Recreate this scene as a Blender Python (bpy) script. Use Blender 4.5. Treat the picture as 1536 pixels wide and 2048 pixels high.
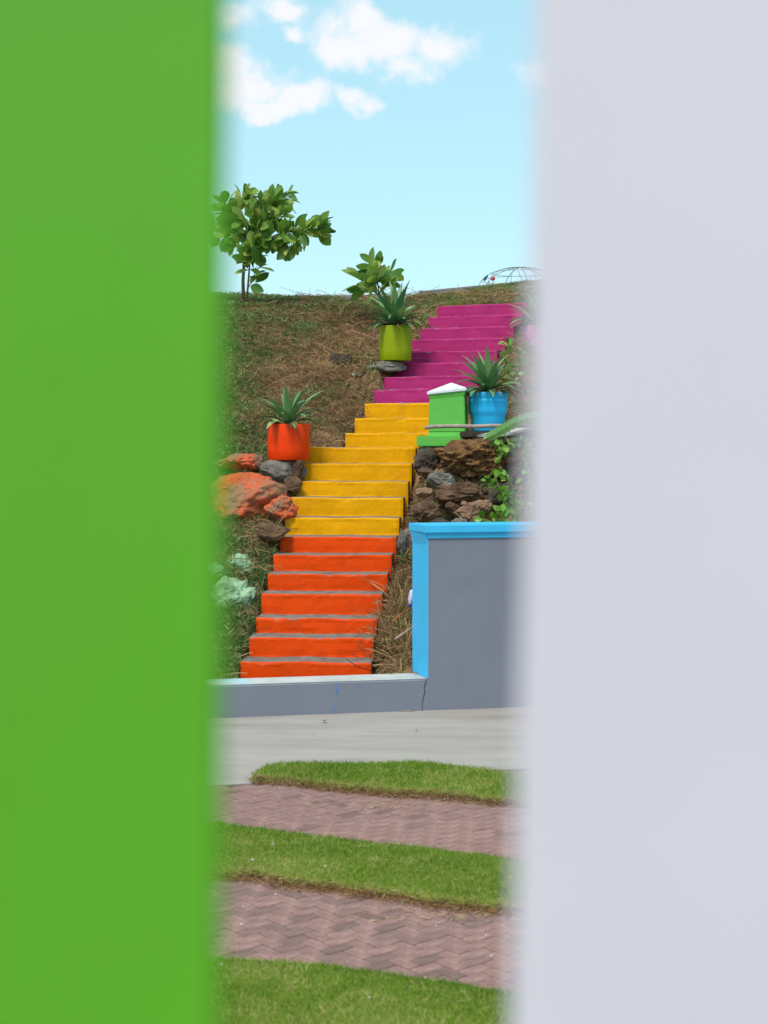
import bpy, bmesh, math, random
import numpy as np
from mathutils import Vector, Matrix, noise as mnoise

for o in list(bpy.data.objects): bpy.data.objects.remove(o)
scene = bpy.context.scene
COL = scene.collection
rng = np.random.default_rng(11)
random.seed(11)

# ------------------------------------------------------------------ camera
EYE, FPX, HOR = 2.27, 2959.5, 890.0          # eye height, focal length in photo pixels, eye-level row
cam_d = bpy.data.cameras.new('camera'); cam = bpy.data.objects.new('camera', cam_d); COL.objects.link(cam)
cam_d.sensor_fit = 'VERTICAL'; cam_d.sensor_height = 17.3; cam_d.lens = 25.0
cam_d.shift_y = -(1024 - HOR) / 2048
cam.location = (0, 0, EYE); cam.rotation_euler = (math.pi/2, 0, 0)
cam_d.clip_start = 0.02; cam_d.clip_end = 2000
cam_d.dof.use_dof = True; cam_d.dof.focus_distance = 17.0; cam_d.dof.aperture_fstop = 1.8
scene.camera = cam

# ------------------------------------------------------------------ sky, sun, exposure
SUN_EL, SUN_AZ = math.radians(57), math.radians(-152)     # azimuth from +Y (view direction), clockwise
sd = Vector((math.sin(SUN_AZ)*math.cos(SUN_EL), math.cos(SUN_AZ)*math.cos(SUN_EL), math.sin(SUN_EL)))
world = bpy.data.worlds.new('World'); scene.world = world; world.use_nodes = True
nt = world.node_tree; nt.nodes.clear()
N = nt.nodes.new; L = nt.links.new
def wmath(op, a, b=None):
    n = N('ShaderNodeMath'); n.operation = op
    for i, v in enumerate((a, b)):
        if v is None: continue
        if isinstance(v, (int, float)): n.inputs[i].default_value = v
        else: L(v, n.inputs[i])
    return n.outputs[0]
out = N('ShaderNodeOutputWorld'); bg = N('ShaderNodeBackground'); bg.inputs[1].default_value = 0.15
sky = N('ShaderNodeTexSky'); sky.sky_type = 'NISHITA'; sky.sun_disc = False
sky.sun_elevation = SUN_EL; sky.sun_rotation = SUN_AZ
sky.altitude = 0; sky.air_density = 1.0; sky.dust_density = 0.6; sky.ozone_density = 1.0
tc = N('ShaderNodeTexCoord')
def skydir(px, py):
    v = Vector(((px-768)/FPX, 1, (HOR-py)/FPX)); return v.normalized()
fb = N('ShaderNodeTexNoise'); fb.inputs['Scale'].default_value = 34; fb.inputs['Detail'].default_value = 8; fb.inputs['Roughness'].default_value = 0.58
L(tc.outputs['Generated'], fb.inputs['Vector'])
big = N('ShaderNodeTexNoise'); big.inputs['Scale'].default_value = 2.6; big.inputs['Detail'].default_value = 5
L(tc.outputs['Generated'], big.inputs['Vector'])
cover = wmath('MULTIPLY', wmath('SUBTRACT', big.outputs['Fac'], 0.60), 4.0)    # scattered clouds over the rest of the sky
sepd = N('ShaderNodeSeparateXYZ'); L(tc.outputs['Generated'], sepd.inputs[0])
acc = wmath('MULTIPLY', cover, 1.0)
frontm = N('ShaderNodeMapRange'); frontm.inputs[1].default_value = 0.88; frontm.inputs[2].default_value = 0.80
L(sepd.outputs[1], frontm.inputs[0])
acc = wmath('SUBTRACT', wmath('MULTIPLY', wmath('ADD', acc, 1.0), frontm.outputs[0]), 1.0)
wn_ = N('ShaderNodeTexNoise'); wn_.inputs['Scale'].default_value = 26; wn_.inputs['Detail'].default_value = 4; L(tc.outputs['Generated'], wn_.inputs['Vector'])
wsub = N('ShaderNodeVectorMath'); wsub.operation = 'SUBTRACT'; L(wn_.outputs['Color'], wsub.inputs[0]); wsub.inputs[1].default_value = (0.5,0.5,0.5)
wsc = N('ShaderNodeVectorMath'); wsc.operation = 'SCALE'; L(wsub.outputs[0], wsc.inputs[0]); wsc.inputs['Scale'].default_value = 0.036
wad = N('ShaderNodeVectorMath'); wad.operation = 'ADD'; L(wsc.outputs[0], wad.inputs[0]); L(tc.outputs['Generated'], wad.inputs[1])
CLOUDS = [(780,85,190,58), (695,98,90,42), (890,85,90,42), (810,125,90,40), (735,45,60,48),
          (485,178,130,66), (590,203,85,40), (530,222,80,30), (450,130,80,55), (708,200,40,28), (575,28,70,34), (480,45,55,30),
          (1150,150,120,50), (240,250,140,60), (150,40,150,70), (1420,330,170,60), (585,72,40,22)]
for (cx, cy, w, h) in CLOUDS:
    c = skydir(cx, cy)
    s = N('ShaderNodeVectorMath'); s.operation = 'SUBTRACT'; L(wad.outputs[0], s.inputs[0]); s.inputs[1].default_value = c
    m = N('ShaderNodeVectorMath'); m.operation = 'MULTIPLY'; L(s.outputs[0], m.inputs[0])
    m.inputs[1].default_value = (FPX/w, 6, FPX/h)
    ln = N('ShaderNodeVectorMath'); ln.operation = 'LENGTH'; L(m.outputs[0], ln.inputs[0])
    acc = wmath('MAXIMUM', acc, wmath('SUBTRACT', 1.0, ln.outputs['Value']))
dens = wmath('ADD', acc, wmath('MULTIPLY', wmath('SUBTRACT', fb.outputs['Fac'], 0.5), 2.4))
cm = N('ShaderNodeMapRange'); cm.interpolation_type = 'SMOOTHSTEP'; L(dens, cm.inputs[0]); cm.inputs[1].default_value = -0.12; cm.inputs[2].default_value = 0.75
cm.inputs[4].default_value = 0.96
mixc = N('ShaderNodeMix'); mixc.data_type = 'RGBA'; L(cm.outputs[0], mixc.inputs[0])
veil = N('ShaderNodeMix'); veil.data_type = 'RGBA'; veil.inputs[0].default_value = 0.62      # thin bright tropical haze over the whole sky
L(sky.outputs[0], veil.inputs[6]); veil.inputs[7].default_value = (2.85, 5.15, 5.45, 1)
L(veil.outputs[2], mixc.inputs[6]); mixc.inputs[7].default_value = (5.2, 5.25, 5.5, 1)
L(mixc.outputs[2], bg.inputs[0]); L(bg.outputs[0], out.inputs[0])

sun_d = bpy.data.lights.new('sun', 'SUN'); sun_d.energy = 2.4; sun_d.angle = math.radians(14); sun_d.color = (1, 0.95, 0.88)
sun = bpy.data.objects.new('sun', sun_d); COL.objects.link(sun)
sun.rotation_euler = sd.to_track_quat('Z', 'Y').to_euler(); sun.location = (-8, -4, 20)
vs = scene.view_settings; vs.view_transform = 'Standard'; vs.look = 'None'; vs.gamma = 1; vs.exposure = 0.3; vs.use_curve_mapping = False

cy = scene.cycles
cy.max_bounces = 5; cy.diffuse_bounces = 3; cy.glossy_bounces = 2; cy.transmission_bounces = 3; cy.caustics_reflective = False; cy.caustics_refractive = False
world.cycles.sampling_method = 'MANUAL'; world.cycles.sample_map_resolution = 512

# ------------------------------------------------------------------ helpers
def lin(r, g, b):
    f = lambda c: ((c/255+0.055)/1.055)**2.4 if c/255 > 0.04045 else c/255/12.92
    return (f(r), f(g), f(b), 1)
def P(px, py, d): return np.array(((px-768)/FPX*d, d, EYE-(py-HOR)/FPX*d))
def G(px, py, z=0.0):
    d = FPX*(EYE-z)/(py-HOR); return P(px, py, d)
def tag(o, label=None, cat=None, group=None, kind=None):
    for k, v in (('label', label), ('category', cat), ('group', group), ('kind', kind)):
        if v: o[k] = v
    return o
def thing(name, loc, label, cat, group=None, kind=None):
    o = bpy.data.objects.new(name, None); COL.objects.link(o); o.location = [float(v) for v in loc]; o.empty_display_size = 0.2
    return tag(o, label, cat, group, kind)
def link(name, me, mats, parent=None, loc=None, smooth=False):
    for m in (mats if isinstance(mats, (list, tuple)) else [mats]): me.materials.append(m)
    if smooth: me.polygons.foreach_set('use_smooth', np.ones(len(me.polygons), bool))
    o = bpy.data.objects.new(name, me); COL.objects.link(o)
    if parent is not None: o.parent = parent
    elif loc is not None: o.location = [float(v) for v in loc]
    return o
def build(name, V, F, mats, parent=None, loc=None, smooth=False, midx=None):
    """V in world space; stored relative to the parent or to loc"""
    org = np.array(parent.location) if parent is not None and parent.parent is None else None
    if parent is not None and parent.parent is not None: org = np.array(parent.parent.location) + np.array(parent.location)
    if org is None: org = np.array(loc) if loc is not None else np.zeros(3)
    V = np.asarray(V, float) - org
    me = bpy.data.meshes.new(name); me.from_pydata(V.tolist(), [], [list(map(int, f)) for f in F])
    if midx is not None: me.polygons.foreach_set('material_index', np.asarray(midx, np.int32))
    me.update()
    return link(name, me, mats, parent, loc, smooth)
def from_bm(name, bm, mats, parent=None, loc=None, smooth=False):
    org = np.array(parent.location) if parent is not None else (np.array(loc) if loc is not None else np.zeros(3))
    if parent is not None and parent.parent is not None: org = org + np.array(parent.parent.location)
    bmesh.ops.translate(bm, verts=bm.verts, vec=[-float(v) for v in org])
    bmesh.ops.recalc_face_normals(bm, faces=bm.faces)
    me = bpy.data.meshes.new(name); bm.to_mesh(me); bm.free()
    return link(name, me, mats, parent, loc, smooth)
def prism_bm(poly, z0, z1, bev=0.0, seg=2, bm=None):
    bm = bm or bmesh.new()
    lo = [bm.verts.new((p[0], p[1], z0)) for p in poly]; hi = [bm.verts.new((p[0], p[1], z1)) for p in poly]
    n = len(poly); fs = [bm.faces.new(lo[::-1]), bm.faces.new(hi)]
    for i in range(n): fs.append(bm.faces.new((lo[i], lo[(i+1) % n], hi[(i+1) % n], hi[i])))
    if bev: bmesh.ops.bevel(bm, geom=list({e for f in fs for e in f.edges}), offset=bev, segments=seg, affect='EDGES')
    return bm
def box_bm(c, s, rz=0.0, bev=0.0, seg=2, bm=None):
    ca, sa = math.cos(rz), math.sin(rz)
    poly = [(c[0]+ca*x-sa*y, c[1]+sa*x+ca*y) for x, y in ((-s[0]/2,-s[1]/2),(s[0]/2,-s[1]/2),(s[0]/2,s[1]/2),(-s[0]/2,s[1]/2))]
    return prism_bm(poly, c[2]-s[2]/2, c[2]+s[2]/2, bev, seg, bm)
def tube(pts, rad, k=6, V=None, F=None):
    V = [] if V is None else V; F = [] if F is None else F
    pts = [Vector(p) for p in pts]; n = len(pts); rad = rad if hasattr(rad, '__len__') else [rad]*n
    rings = []
    for i, p in enumerate(pts):
        t = (pts[min(i+1, n-1)] - pts[max(i-1, 0)]).normalized()
        a = t.orthogonal().normalized() if i == 0 else (prev - t*prev.dot(t)).normalized()
        prev = a; b = t.cross(a); base = len(V)
        for j in range(k):
            an = 2*math.pi*j/k; V.append(tuple(p + (a*math.cos(an)+b*math.sin(an))*rad[i]))
        rings.append(base)
    for i in range(n-1):
        for j in range(k): F.append((rings[i]+j, rings[i]+(j+1) % k, rings[i+1]+(j+1) % k, rings[i+1]+j))
    F.append([rings[0]+j for j in range(k)][::-1]); F.append([rings[-1]+j for j in range(k)])
    return V, F
def lathe(c, prof, k=40, sq=1.0):
    V, F = [], []
    for r, z in prof:
        for j in range(k):
            a = 2*math.pi*j/k; V.append((c[0]+r*math.cos(a), c[1]+r*math.sin(a), c[2]+z))
    for i in range(len(prof)-1):
        for j in range(k): F.append((i*k+j, i*k+(j+1) % k, (i+1)*k+(j+1) % k, (i+1)*k+j))
    return V, F

# ------------------------------------------------------------------ materials
def mat(name, col, rough=0.6, var=0.15, scale=6.0, bump=0.1, bscale=40.0, col2=None, lo=0.35, hi=0.65, spec=0.35, detail=5, stain=None, stain_amt=0.0, stain_scale=3.0, bdist=0.01, coord='Object', stretch=None):
    m = bpy.data.materials.new(name); m.use_nodes = True; t = m.node_tree
    b = t.nodes['Principled BSDF']; b.inputs['Roughness'].default_value = rough; b.inputs['Specular IOR Level'].default_value = spec
    tcn = t.nodes.new('ShaderNodeTexCoord')
    csock = tcn.outputs[coord]
    if stretch:
        mpn = t.nodes.new('ShaderNodeMapping'); mpn.inputs['Scale'].default_value = stretch; t.links.new(csock, mpn.inputs[0]); csock = mpn.outputs[0]
    n1 = t.nodes.new('ShaderNodeTexNoise'); n1.inputs['Scale'].default_value = scale; n1.inputs['Detail'].default_value = detail; n1.inputs['Roughness'].default_value = 0.6
    t.links.new(csock, n1.inputs['Vector'])
    r = t.nodes.new('ShaderNodeMapRange'); r.inputs[1].default_value = lo; r.inputs[2].default_value = hi; t.links.new(n1.outputs['Fac'], r.inputs[0])
    mx = t.nodes.new('ShaderNodeMix'); mx.data_type = 'RGBA'; t.links.new(r.outputs[0], mx.inputs[0])
    c = np.array(col[:3]); c2 = np.array(col2[:3]) if col2 else np.minimum(c*(1+var), 1.0)
    c1 = c if col2 else c*(1-var)
    mx.inputs[6].default_value = (*c1, 1); mx.inputs[7].default_value = (*c2, 1)
    last = mx.outputs[2]
    if stain:
        n3 = t.nodes.new('ShaderNodeTexNoise'); n3.inputs['Scale'].default_value = stain_scale; n3.inputs['Detail'].default_value = 9; n3.inputs['Roughness'].default_value = 0.68
        t.links.new(csock, n3.inputs['Vector'])
        r3 = t.nodes.new('ShaderNodeMapRange'); r3.inputs[1].default_value = 0.54; r3.inputs[2].default_value = 0.70; r3.inputs[4].default_value = stain_amt
        t.links.new(n3.outputs['Fac'], r3.inputs[0])
        m3 = t.nodes.new('ShaderNodeMix'); m3.data_type = 'RGBA'; t.links.new(r3.outputs[0], m3.inputs[0]); t.links.new(last, m3.inputs[6]); m3.inputs[7].default_value = stain
        last = m3.outputs[2]
    t.links.new(last, b.inputs['Base Color'])
    if bump:
        n2 = t.nodes.new('ShaderNodeTexNoise'); n2.inputs['Scale'].default_value = bscale; n2.inputs['Detail'].default_value = 6
        t.links.new(tcn.outputs[coord], n2.inputs['Vector'])
        bn = t.nodes.new('ShaderNodeBump'); bn.inputs['Strength'].default_value = bump; bn.inputs['Distance'].default_value = bdist
        t.links.new(n2.outputs['Fac'], bn.inputs['Height']); t.links.new(bn.outputs[0], b.inputs['Normal'])
    m['_last'] = 0
    return m
def random_tone(m, amt=0.25, sat=0.0):
    """per-object brightness variation of a material's base colour"""
    t = m.node_tree; b = t.nodes['Principled BSDF']; src = b.inputs['Base Color'].links[0].from_socket
    oi = t.nodes.new('ShaderNodeObjectInfo'); hs = t.nodes.new('ShaderNodeHueSaturation')
    r = t.nodes.new('ShaderNodeMapRange'); r.inputs[3].default_value = 1-amt; r.inputs[4].default_value = 1+amt
    t.links.new(oi.outputs['Random'], r.inputs[0]); t.links.new(r.outputs[0], hs.inputs['Value'])
    t.links.new(src, hs.inputs['Color']); t.links.new(hs.outputs[0], b.inputs['Base Color'])
    return m
def leaf_mat(name, ramp, rough=0.45, attr=None, transl=0.35, spec=0.4):
    """leaf tone from the object's own random number or from a per-blade attribute"""
    m = bpy.data.materials.new(name); m.use_nodes = True; t = m.node_tree
    b = t.nodes['Principled BSDF']; b.inputs['Roughness'].default_value = rough; b.inputs['Specular IOR Level'].default_value = spec
    if attr:
        a = t.nodes.new('ShaderNodeAttribute'); a.attribute_name = attr; src = a.outputs['Fac']
    else:
        a = t.nodes.new('ShaderNodeObjectInfo'); src = a.outputs['Random']
    cr = t.nodes.new('ShaderNodeValToRGB'); e = cr.color_ramp.elements
    while len(e) < len(ramp): e.new(0.5)
    for i, (p, c) in enumerate(ramp): e[i].position = p; e[i].color = c
    t.links.new(src, cr.inputs[0]); t.links.new(cr.outputs[0], b.inputs['Base Color'])
    tr = t.nodes.new('ShaderNodeBsdfTranslucent'); t.links.new(cr.outputs[0], tr.inputs[0])
    ms = t.nodes.new('ShaderNodeMixShader'); ms.inputs[0].default_value = transl
    o = t.nodes['Material Output']; t.links.new(b.outputs[0], ms.inputs[1]); t.links.new(tr.outputs[0], ms.inputs[2]); t.links.new(ms.outputs[0], o.inputs[0])
    return m
def paint(name, col, base=(0.23,0.21,0.19,1), under=None, chip=0.55, rough=0.5):
    """paint over rough cement: dirt smears, chips along edges (attribute 'edge'), old paint at the foot (attribute 'foot')"""
    m = mat(name, col, rough, 0.07, 2.2, 0.3, 26, spec=0.12, stain=tuple(np.array(col[:3])*0.68)+(1,), stain_amt=0.55, stain_scale=2.6, bdist=0.012)
    t = m.node_tree; b = t.nodes['Principled BSDF']; src = b.inputs['Base Color'].links[0].from_socket
    tcn = t.nodes.new('ShaderNodeTexCoord'); n = t.nodes.new('ShaderNodeTexNoise'); n.inputs['Scale'].default_value = 9; n.inputs['Detail'].default_value = 9; n.inputs['Roughness'].default_value = 0.7
    mp = t.nodes.new('ShaderNodeMapping'); mp.inputs['Scale'].default_value = (1, 1, 2.5)
    t.links.new(tcn.outputs['Object'], mp.inputs[0]); t.links.new(mp.outputs[0], n.inputs['Vector'])
    a = t.nodes.new('ShaderNodeAttribute'); a.attribute_name = 'edge'
    mu = t.nodes.new('ShaderNodeMath'); mu.operation = 'MULTIPLY_ADD'; t.links.new(a.outputs['Fac'], mu.inputs[0]); mu.inputs[1].default_value = 0.145; t.links.new(n.outputs['Fac'], mu.inputs[2])
    r = t.nodes.new('ShaderNodeMapRange'); r.inputs[1].default_value = 0.72; r.inputs[2].default_value = 0.76; r.inputs[4].default_value = 0.85; t.links.new(mu.outputs[0], r.inputs[0])
    mx = t.nodes.new('ShaderNodeMix'); mx.data_type = 'RGBA'; t.links.new(r.outputs[0], mx.inputs[0]); t.links.new(src, mx.inputs[6]); mx.inputs[7].default_value = base
    last = mx.outputs[2]
    # grime running down the riser
    mpd = t.nodes.new('ShaderNodeMapping'); mpd.inputs['Scale'].default_value = (9, 9, 1.6); nd_ = t.nodes.new('ShaderNodeTexNoise'); nd_.inputs['Scale'].default_value = 1.4; nd_.inputs['Detail'].default_value = 8; nd_.inputs['Roughness'].default_value = 0.65
    t.links.new(tcn.outputs['Object'], mpd.inputs[0]); t.links.new(mpd.outputs[0], nd_.inputs['Vector'])
    rd = t.nodes.new('ShaderNodeMapRange'); rd.inputs[1].default_value = 0.56; rd.inputs[2].default_value = 0.78; rd.inputs[4].default_value = 0.45; t.links.new(nd_.outputs['Fac'], rd.inputs[0])
    md = t.nodes.new('ShaderNodeMix'); md.data_type = 'RGBA'; t.links.new(rd.outputs[0], md.inputs[0]); t.links.new(last, md.inputs[6]); md.inputs[7].default_value = (*(np.array(col[:3])*0.45+np.array((0.03,0.025,0.02))), 1)
    last = md.outputs[2]
    if under:
        a2 = t.nodes.new('ShaderNodeAttribute'); a2.attribute_name = 'foot'
        mu2 = t.nodes.new('ShaderNodeMath'); mu2.operation = 'MULTIPLY_ADD'; t.links.new(n.outputs['Fac'], mu2.inputs[0]); mu2.inputs[1].default_value = 0.8; t.links.new(a2.outputs['Fac'], mu2.inputs[2])
        r2 = t.nodes.new('ShaderNodeMapRange'); r2.inputs[1].default_value = 1.12; r2.inputs[2].default_value = 1.18; t.links.new(mu2.outputs[0], r2.inputs[0])
        m2 = t.nodes.new('ShaderNodeMix'); m2.data_type = 'RGBA'; t.links.new(r2.outputs[0], m2.inputs[0]); t.links.new(last, m2.inputs[6]); m2.inputs[7].default_value = under
        last = m2.outputs[2]
    t.links.new(last, b.inputs['Base Color'])
    return m

M = {}
M['cement'] = mat('bare_cement', lin(124,115,106), 0.9, 0.25, 9, 0.5, 60, spec=0.15)
M['orange'] = paint('orange_paint', lin(232,72,6))
M['yellow'] = paint('yellow_paint', lin(236,162,0), under=None)
M['magenta'] = paint('magenta_paint', lin(180,46,110), under=lin(116,165,225))
M['wallgrey'] = mat('grey_wall_paint', lin(126,127,139), 0.75, 0.05, 1.2, 0.12, 30, spec=0.2, stain=lin(108,108,116), stain_amt=0.55, stain_scale=1.0, stretch=(1,1,0.6))
M['blue'] = mat('sky_blue_paint', lin(62,184,234), 0.55, 0.05, 3, 0.15, 25)
M['walltop'] = mat('weathered_wall_top', lin(190,186,180), 0.85, 0.12, 5, 0.3, 30, stain=lin(140,215,225), stain_amt=0.8, stain_scale=1.6)
M['greenpost'] = mat('green_gloss_paint', lin(97,174,37), 0.6, 0.06, 3.0, 0.0)
M['whitepost'] = mat('white_gloss_paint', lin(224,215,226), 0.6, 0.035, 3.0, 0.0)
M['concrete'] = mat('pavement_concrete', lin(166,154,146), 0.9, 0.10, 2.0, 0.25, 45, spec=0.15, stain=lin(132,124,118), stain_amt=0.6, stain_scale=1.1, stretch=(0.35,1.6,1))
M['soil'] = mat('brown_soil', lin(112,82,58), 0.95, 0.35, 9, 0.8, 22, spec=0.1, col2=lin(142,110,78), bdist=0.04)
M['joint'] = mat('joint_sand', lin(104,86,80), 0.95, 0.2, 12, 0.4, 50, spec=0.1)
M['paver_pink'] = random_tone(mat('pink_clay_paver', lin(152,116,109), 0.88, 0.14, 14, 0.4, 70, spec=0.15, stain=lin(190,165,150), stain_amt=0.4, stain_scale=9), 0.08)
M['paver_grey'] = random_tone(mat('grey_clay_paver', lin(134,105,98), 0.88, 0.14, 14, 0.4, 70, spec=0.15), 0.12)

# ------------------------------------------------------------------ noise + hillside height
TAB = rng.random((256, 256))
def vnoise(x, y, f, s=0):
    x = np.asarray(x, float)*f + 37.3*s + 1000; y = np.asarray(y, float)*f + 11.7*s + 1000
    xi, yi = np.floor(x).astype(int), np.floor(y).astype(int); fx, fy = x-xi, y-yi
    fx = fx*fx*(3-2*fx); fy = fy*fy*(3-2*fy); g = lambda a, b: TAB[a % 256, b % 256]
    return (g(xi,yi)*(1-fx)+g(xi+1,yi)*fx)*(1-fy) + (g(xi,yi+1)*(1-fx)+g(xi+1,yi+1)*fx)*fy
def fbm(x, y, f, s=0, o=4):
    r, a, t = 0, 1, 0
    for i in range(o): r = r + a*vnoise(x, y, f*2**i, s+i); t += a; a *= 0.5
    return r/t
def sstep(a, b, x):
    t = np.clip((np.asarray(x, float)-a)/(b-a), 0, 1); return t*t*(3-2*t)

STEPS = [(481,742,1323),(498,747,1275),(512,753,1236),(522.5,764,1187),(535,774,1148),(546.5,782.5,1109),(559.5,792,1073),
         (570,798,1035),(581.5,806,995),(592,816,963),(602,823,927),(606,831,895),
         (690,887,866),(709,905,837),(729,922,807),(748,940,779),(767,958,754),(786,976,727),(803,994,705),(822,1010,680),(840,1027,657),(857.5,1043,634),(874,1058,612)]
T0, DT = 13.3, 0.317
stepgeo = []
for i, (xl, xr, y) in enumerate(STEPS):
    d = T0 + DT*i; th = math.radians(4.0 if i < 12 else 21.0)
    w = (xr-xl)/FPX*d
    dl, dr = d + w/2*math.tan(th), d - w/2*math.tan(th)
    z = EYE - (y-HOR)/FPX*dl
    l = np.array(((xl-768)/FPX*dl, dl)); r = np.array(((xr-768)/FPX*dr, dr))
    stepgeo.append((l, r, z, th))
SY = np.array([ (g[0][1]+g[1][1])/2 for g in stepgeo]); SXC = np.array([(g[0][0]+g[1][0])/2 for g in stepgeo])
SHW = np.array([(g[1][0]-g[0][0])/2 for g in stepgeo]); SZ = np.array([g[2] for g in stepgeo])
SL = np.array([g[0][0] for g in stepgeo]); SR = np.array([g[1][0] for g in stepgeo])
PY = np.concatenate(([11.5, 12.9, 13.25], SY+0.16, [22.4, 24, 27, 40, 90]))
PZ = np.concatenate(([0.1, 0.12, 0.18], SZ-0.03, [4.46, 4.62, 4.9, 5.2, 5.5]))
def corridor(X, Y):
    Yl = Y + np.tan(np.radians(np.interp(Y, [16.6,17.2], [4,21])))*np.clip(X-np.interp(Y, SY, SXC), -1.2, 1.2)
    return Yl, X-np.interp(Yl, SY, SXC), np.interp(Yl, SY, SHW)
_p = P(787, 724, 18.72); _q = P(577, 960, 16.7)
BUMPS = [(_p[0]-0.03, _p[1], 0.34, _p[2]-0.06), (_q[0], _q[1]+0.1, 0.4, _q[2]-0.02)]
def hill(X, Y, rough=True):
    X = np.asarray(X, float); Y = np.asarray(Y, float)
    Yl, u, hw = corridor(X, Y)
    k = sstep(20.6, 23, Y); Ye = Yl*(1-k) + Y*k
    z = np.interp(Ye, PY, PZ)
    # steep rocky bank and shelf to the right of the lower flight
    zr = np.interp(Y, [12,13,14.3,15.3,15.9,16.25,17.3,18.6,19.6,21], [0.1,0.25,0.78,1.3,1.8,2.22,2.36,3.0,3.7,4.3])
    kr = sstep(0.05, 0.45, u-hw)*(1-sstep(18.0, 20.5, Y)); z = z*(1-kr) + zr*kr
    # left bank stands a little proud; crest line
    z = z + 0.10*sstep(0.1, 0.8, -u-hw)*sstep(13.4, 15, Y)*(1-sstep(20, 22, Y))
    z = z + 0.22*sstep(0.6, 2.2, X)*sstep(21, 25, Y) + 0.12*sstep(-0.6,-2.2,X)*0
    for bx, by, br, bz in BUMPS:
        kb = 1-sstep(br*0.55, br*1.5, np.hypot(X-bx, Y-by)); z = z*(1-kb) + np.maximum(z, bz)*kb
    if rough:
        z = z + (fbm(X, Y, 0.9, 3)-0.5)*0.16*sstep(0.0, 0.3, np.abs(u)-hw) + (fbm(X, Y, 4.5, 9)-0.5)*0.10
    inside = 1-sstep(-0.05, 0.06, np.abs(u)-hw)
    inside = inside*sstep(12.9, 13.2, Y)*(1-sstep(20.25, 20.5, Yl))
    z = z - 0.32*inside - 0.10*sstep(0.25, 0.0, u-hw)*sstep(-0.05, 0.05, u-hw)*(1-sstep(16.2,17,Y))
    z = np.where(Y < 13.05, np.minimum(z, 0.2), z)
    return z
def on_hill(px, py, d0=13.05, d1=24.0):
    """first point of the hillside seen along a photo direction"""
    d = np.linspace(d0, d1, 900); X = (px-768)/FPX*d; Z = EYE-(py-HOR)/FPX*d
    below = hill(X, d) >= Z
    i = int(np.argmax(below)) if below.any() else 600
    return np.array((X[i], d[i], Z[i]))

# ------------------------------------------------------------------ setting: ground, pavement, pavers, lawn strips
build('ground', [(-400,-200,-0.14),(400,-200,-0.14),(400,800,-0.14),(-400,800,-0.14)], [(0,1,2,3)], M['soil'])['kind'] = 'structure'
b0, b1 = G(1040,1537), G(430,1570)
bd = (b1-b0)/(b1[0]-b0[0]); bl = lambda x: b0[1] + bd[1]*(x-b0[0])
def sheet(name, x0, x1, f0, f1, z, m, nx=60, th=0.1):
    xs = np.linspace(x0, x1, nx); V = []; F = []
    for x in xs: V += [(x, f0(x), z), (x, f1(x), z), (x, f0(x), z-th), (x, f1(x), z-th)]
    for i in range(nx-1):
        a = 4*i; c = a+4
        F += [(a, c, c+1, a+1), (a+2, c+2, c, a)]
    o = build(name, V, F, m); o['kind'] = 'structure'; return o
sheet('pavement', -30, 30, bl, lambda x: 13.2+0.2*x, 0.0, M['concrete'])
bed = sheet('paver_path', -30, 30, lambda x: -3.0, lambda x: bl(x)-0.004, -0.006, M['joint'])

def edge_fn(pts, z=0.0):
    w = sorted([tuple(G(*p, z)[:2]) for p in pts]); xs = [p[0] for p in w]; ys = [p[1] for p in w]
    def f(x):
        x = np.asarray(x, float); y = np.interp(x, xs, ys)
        sl = (ys[1]-ys[0])/(xs[1]-xs[0]); sr = (ys[-1]-ys[-2])/(xs[-1]-xs[-2])
        y = np.where(x < xs[0], ys[0]+sl*(x-xs[0]), y); return np.where(x > xs[-1], ys[-1]+sr*(x-xs[-1]), y)
    return f
STRIPS = [ # far edge, near edge, x range
 (edge_fn([(500,1562),(528,1545),(560,1537),(700,1537),(840,1535),(960,1549),(1100,1566)]), edge_fn([(500,1564),(740,1588),(900,1600),(1100,1620)]), float(G(500,1563)[0]), 3.2),
 (edge_fn([(380,1652),(430,1658),(700,1693),(860,1711),(1100,1742)]), edge_fn([(380,1752),(520,1764),(700,1787),(900,1816),(1100,1838)]), -3.2, 3.2),
 (edge_fn([(380,1930),(430,1932),(640,1943),(800,1968),(1100,2012)]), None, -3.2, 3.2)]
NEAR3 = -1.6
def in_strip(x, y, grow=0.0):
    r = np.zeros(np.shape(x), bool)
    for far, near, x0, x1 in STRIPS:
        lo = near(x) if near else NEAR3
        r |= (x > x0-grow) & (x < x1+grow) & (y < far(x)+grow) & (y > lo-grow)
    return r
# herringbone pavers: a module of two bricks
PL, PW, JT = 0.148, 0.074, 0.007
def paver_mesh(name, l, w, m):
    bm = box_bm((0,0,-0.025), (l-JT, w-JT, 0.05), 0, 0.004, 1); me = bpy.data.meshes.new(name)
    bmesh.ops.delete(bm, geom=[f for f in bm.faces if f.normal.z < -0.9], context='FACES'); bm.to_mesh(me); bm.free(); me.materials.append(m); return me
pm = [paver_mesh('paver', PL, PW, M['paver_pink']), paver_mesh('paver', PL, PW, M['paver_grey'])]
ang = math.radians(40); ca, sa = math.cos(ang), math.sin(ang)
cand = []
U = PW
for i in range(-100, 150):
    for j in range(-100, 150):
        k = (i - j) % 4
        if k == 0: cx, cy, r = (i+1)*U, (j+0.5)*U, 0.0             # brick along local x over cells (i,j),(i+1,j)
        elif k == 2: cx, cy, r = (i+0.5)*U, (j+1)*U, math.pi/2      # along local y over cells (i,j),(i,j+1)
        else: continue
        if k == 2: cx, cy = (i+0.5)*U, (j)*U
        X, Y = ca*cx-sa*cy+0.0, sa*cx+ca*cy+7.0
        if -2.6 < X < 2.6 and 5.2 < Y < 10.6 and Y < bl(X)-0.03: cand.append((X, Y, r))
cand = np.array(cand)
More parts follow.
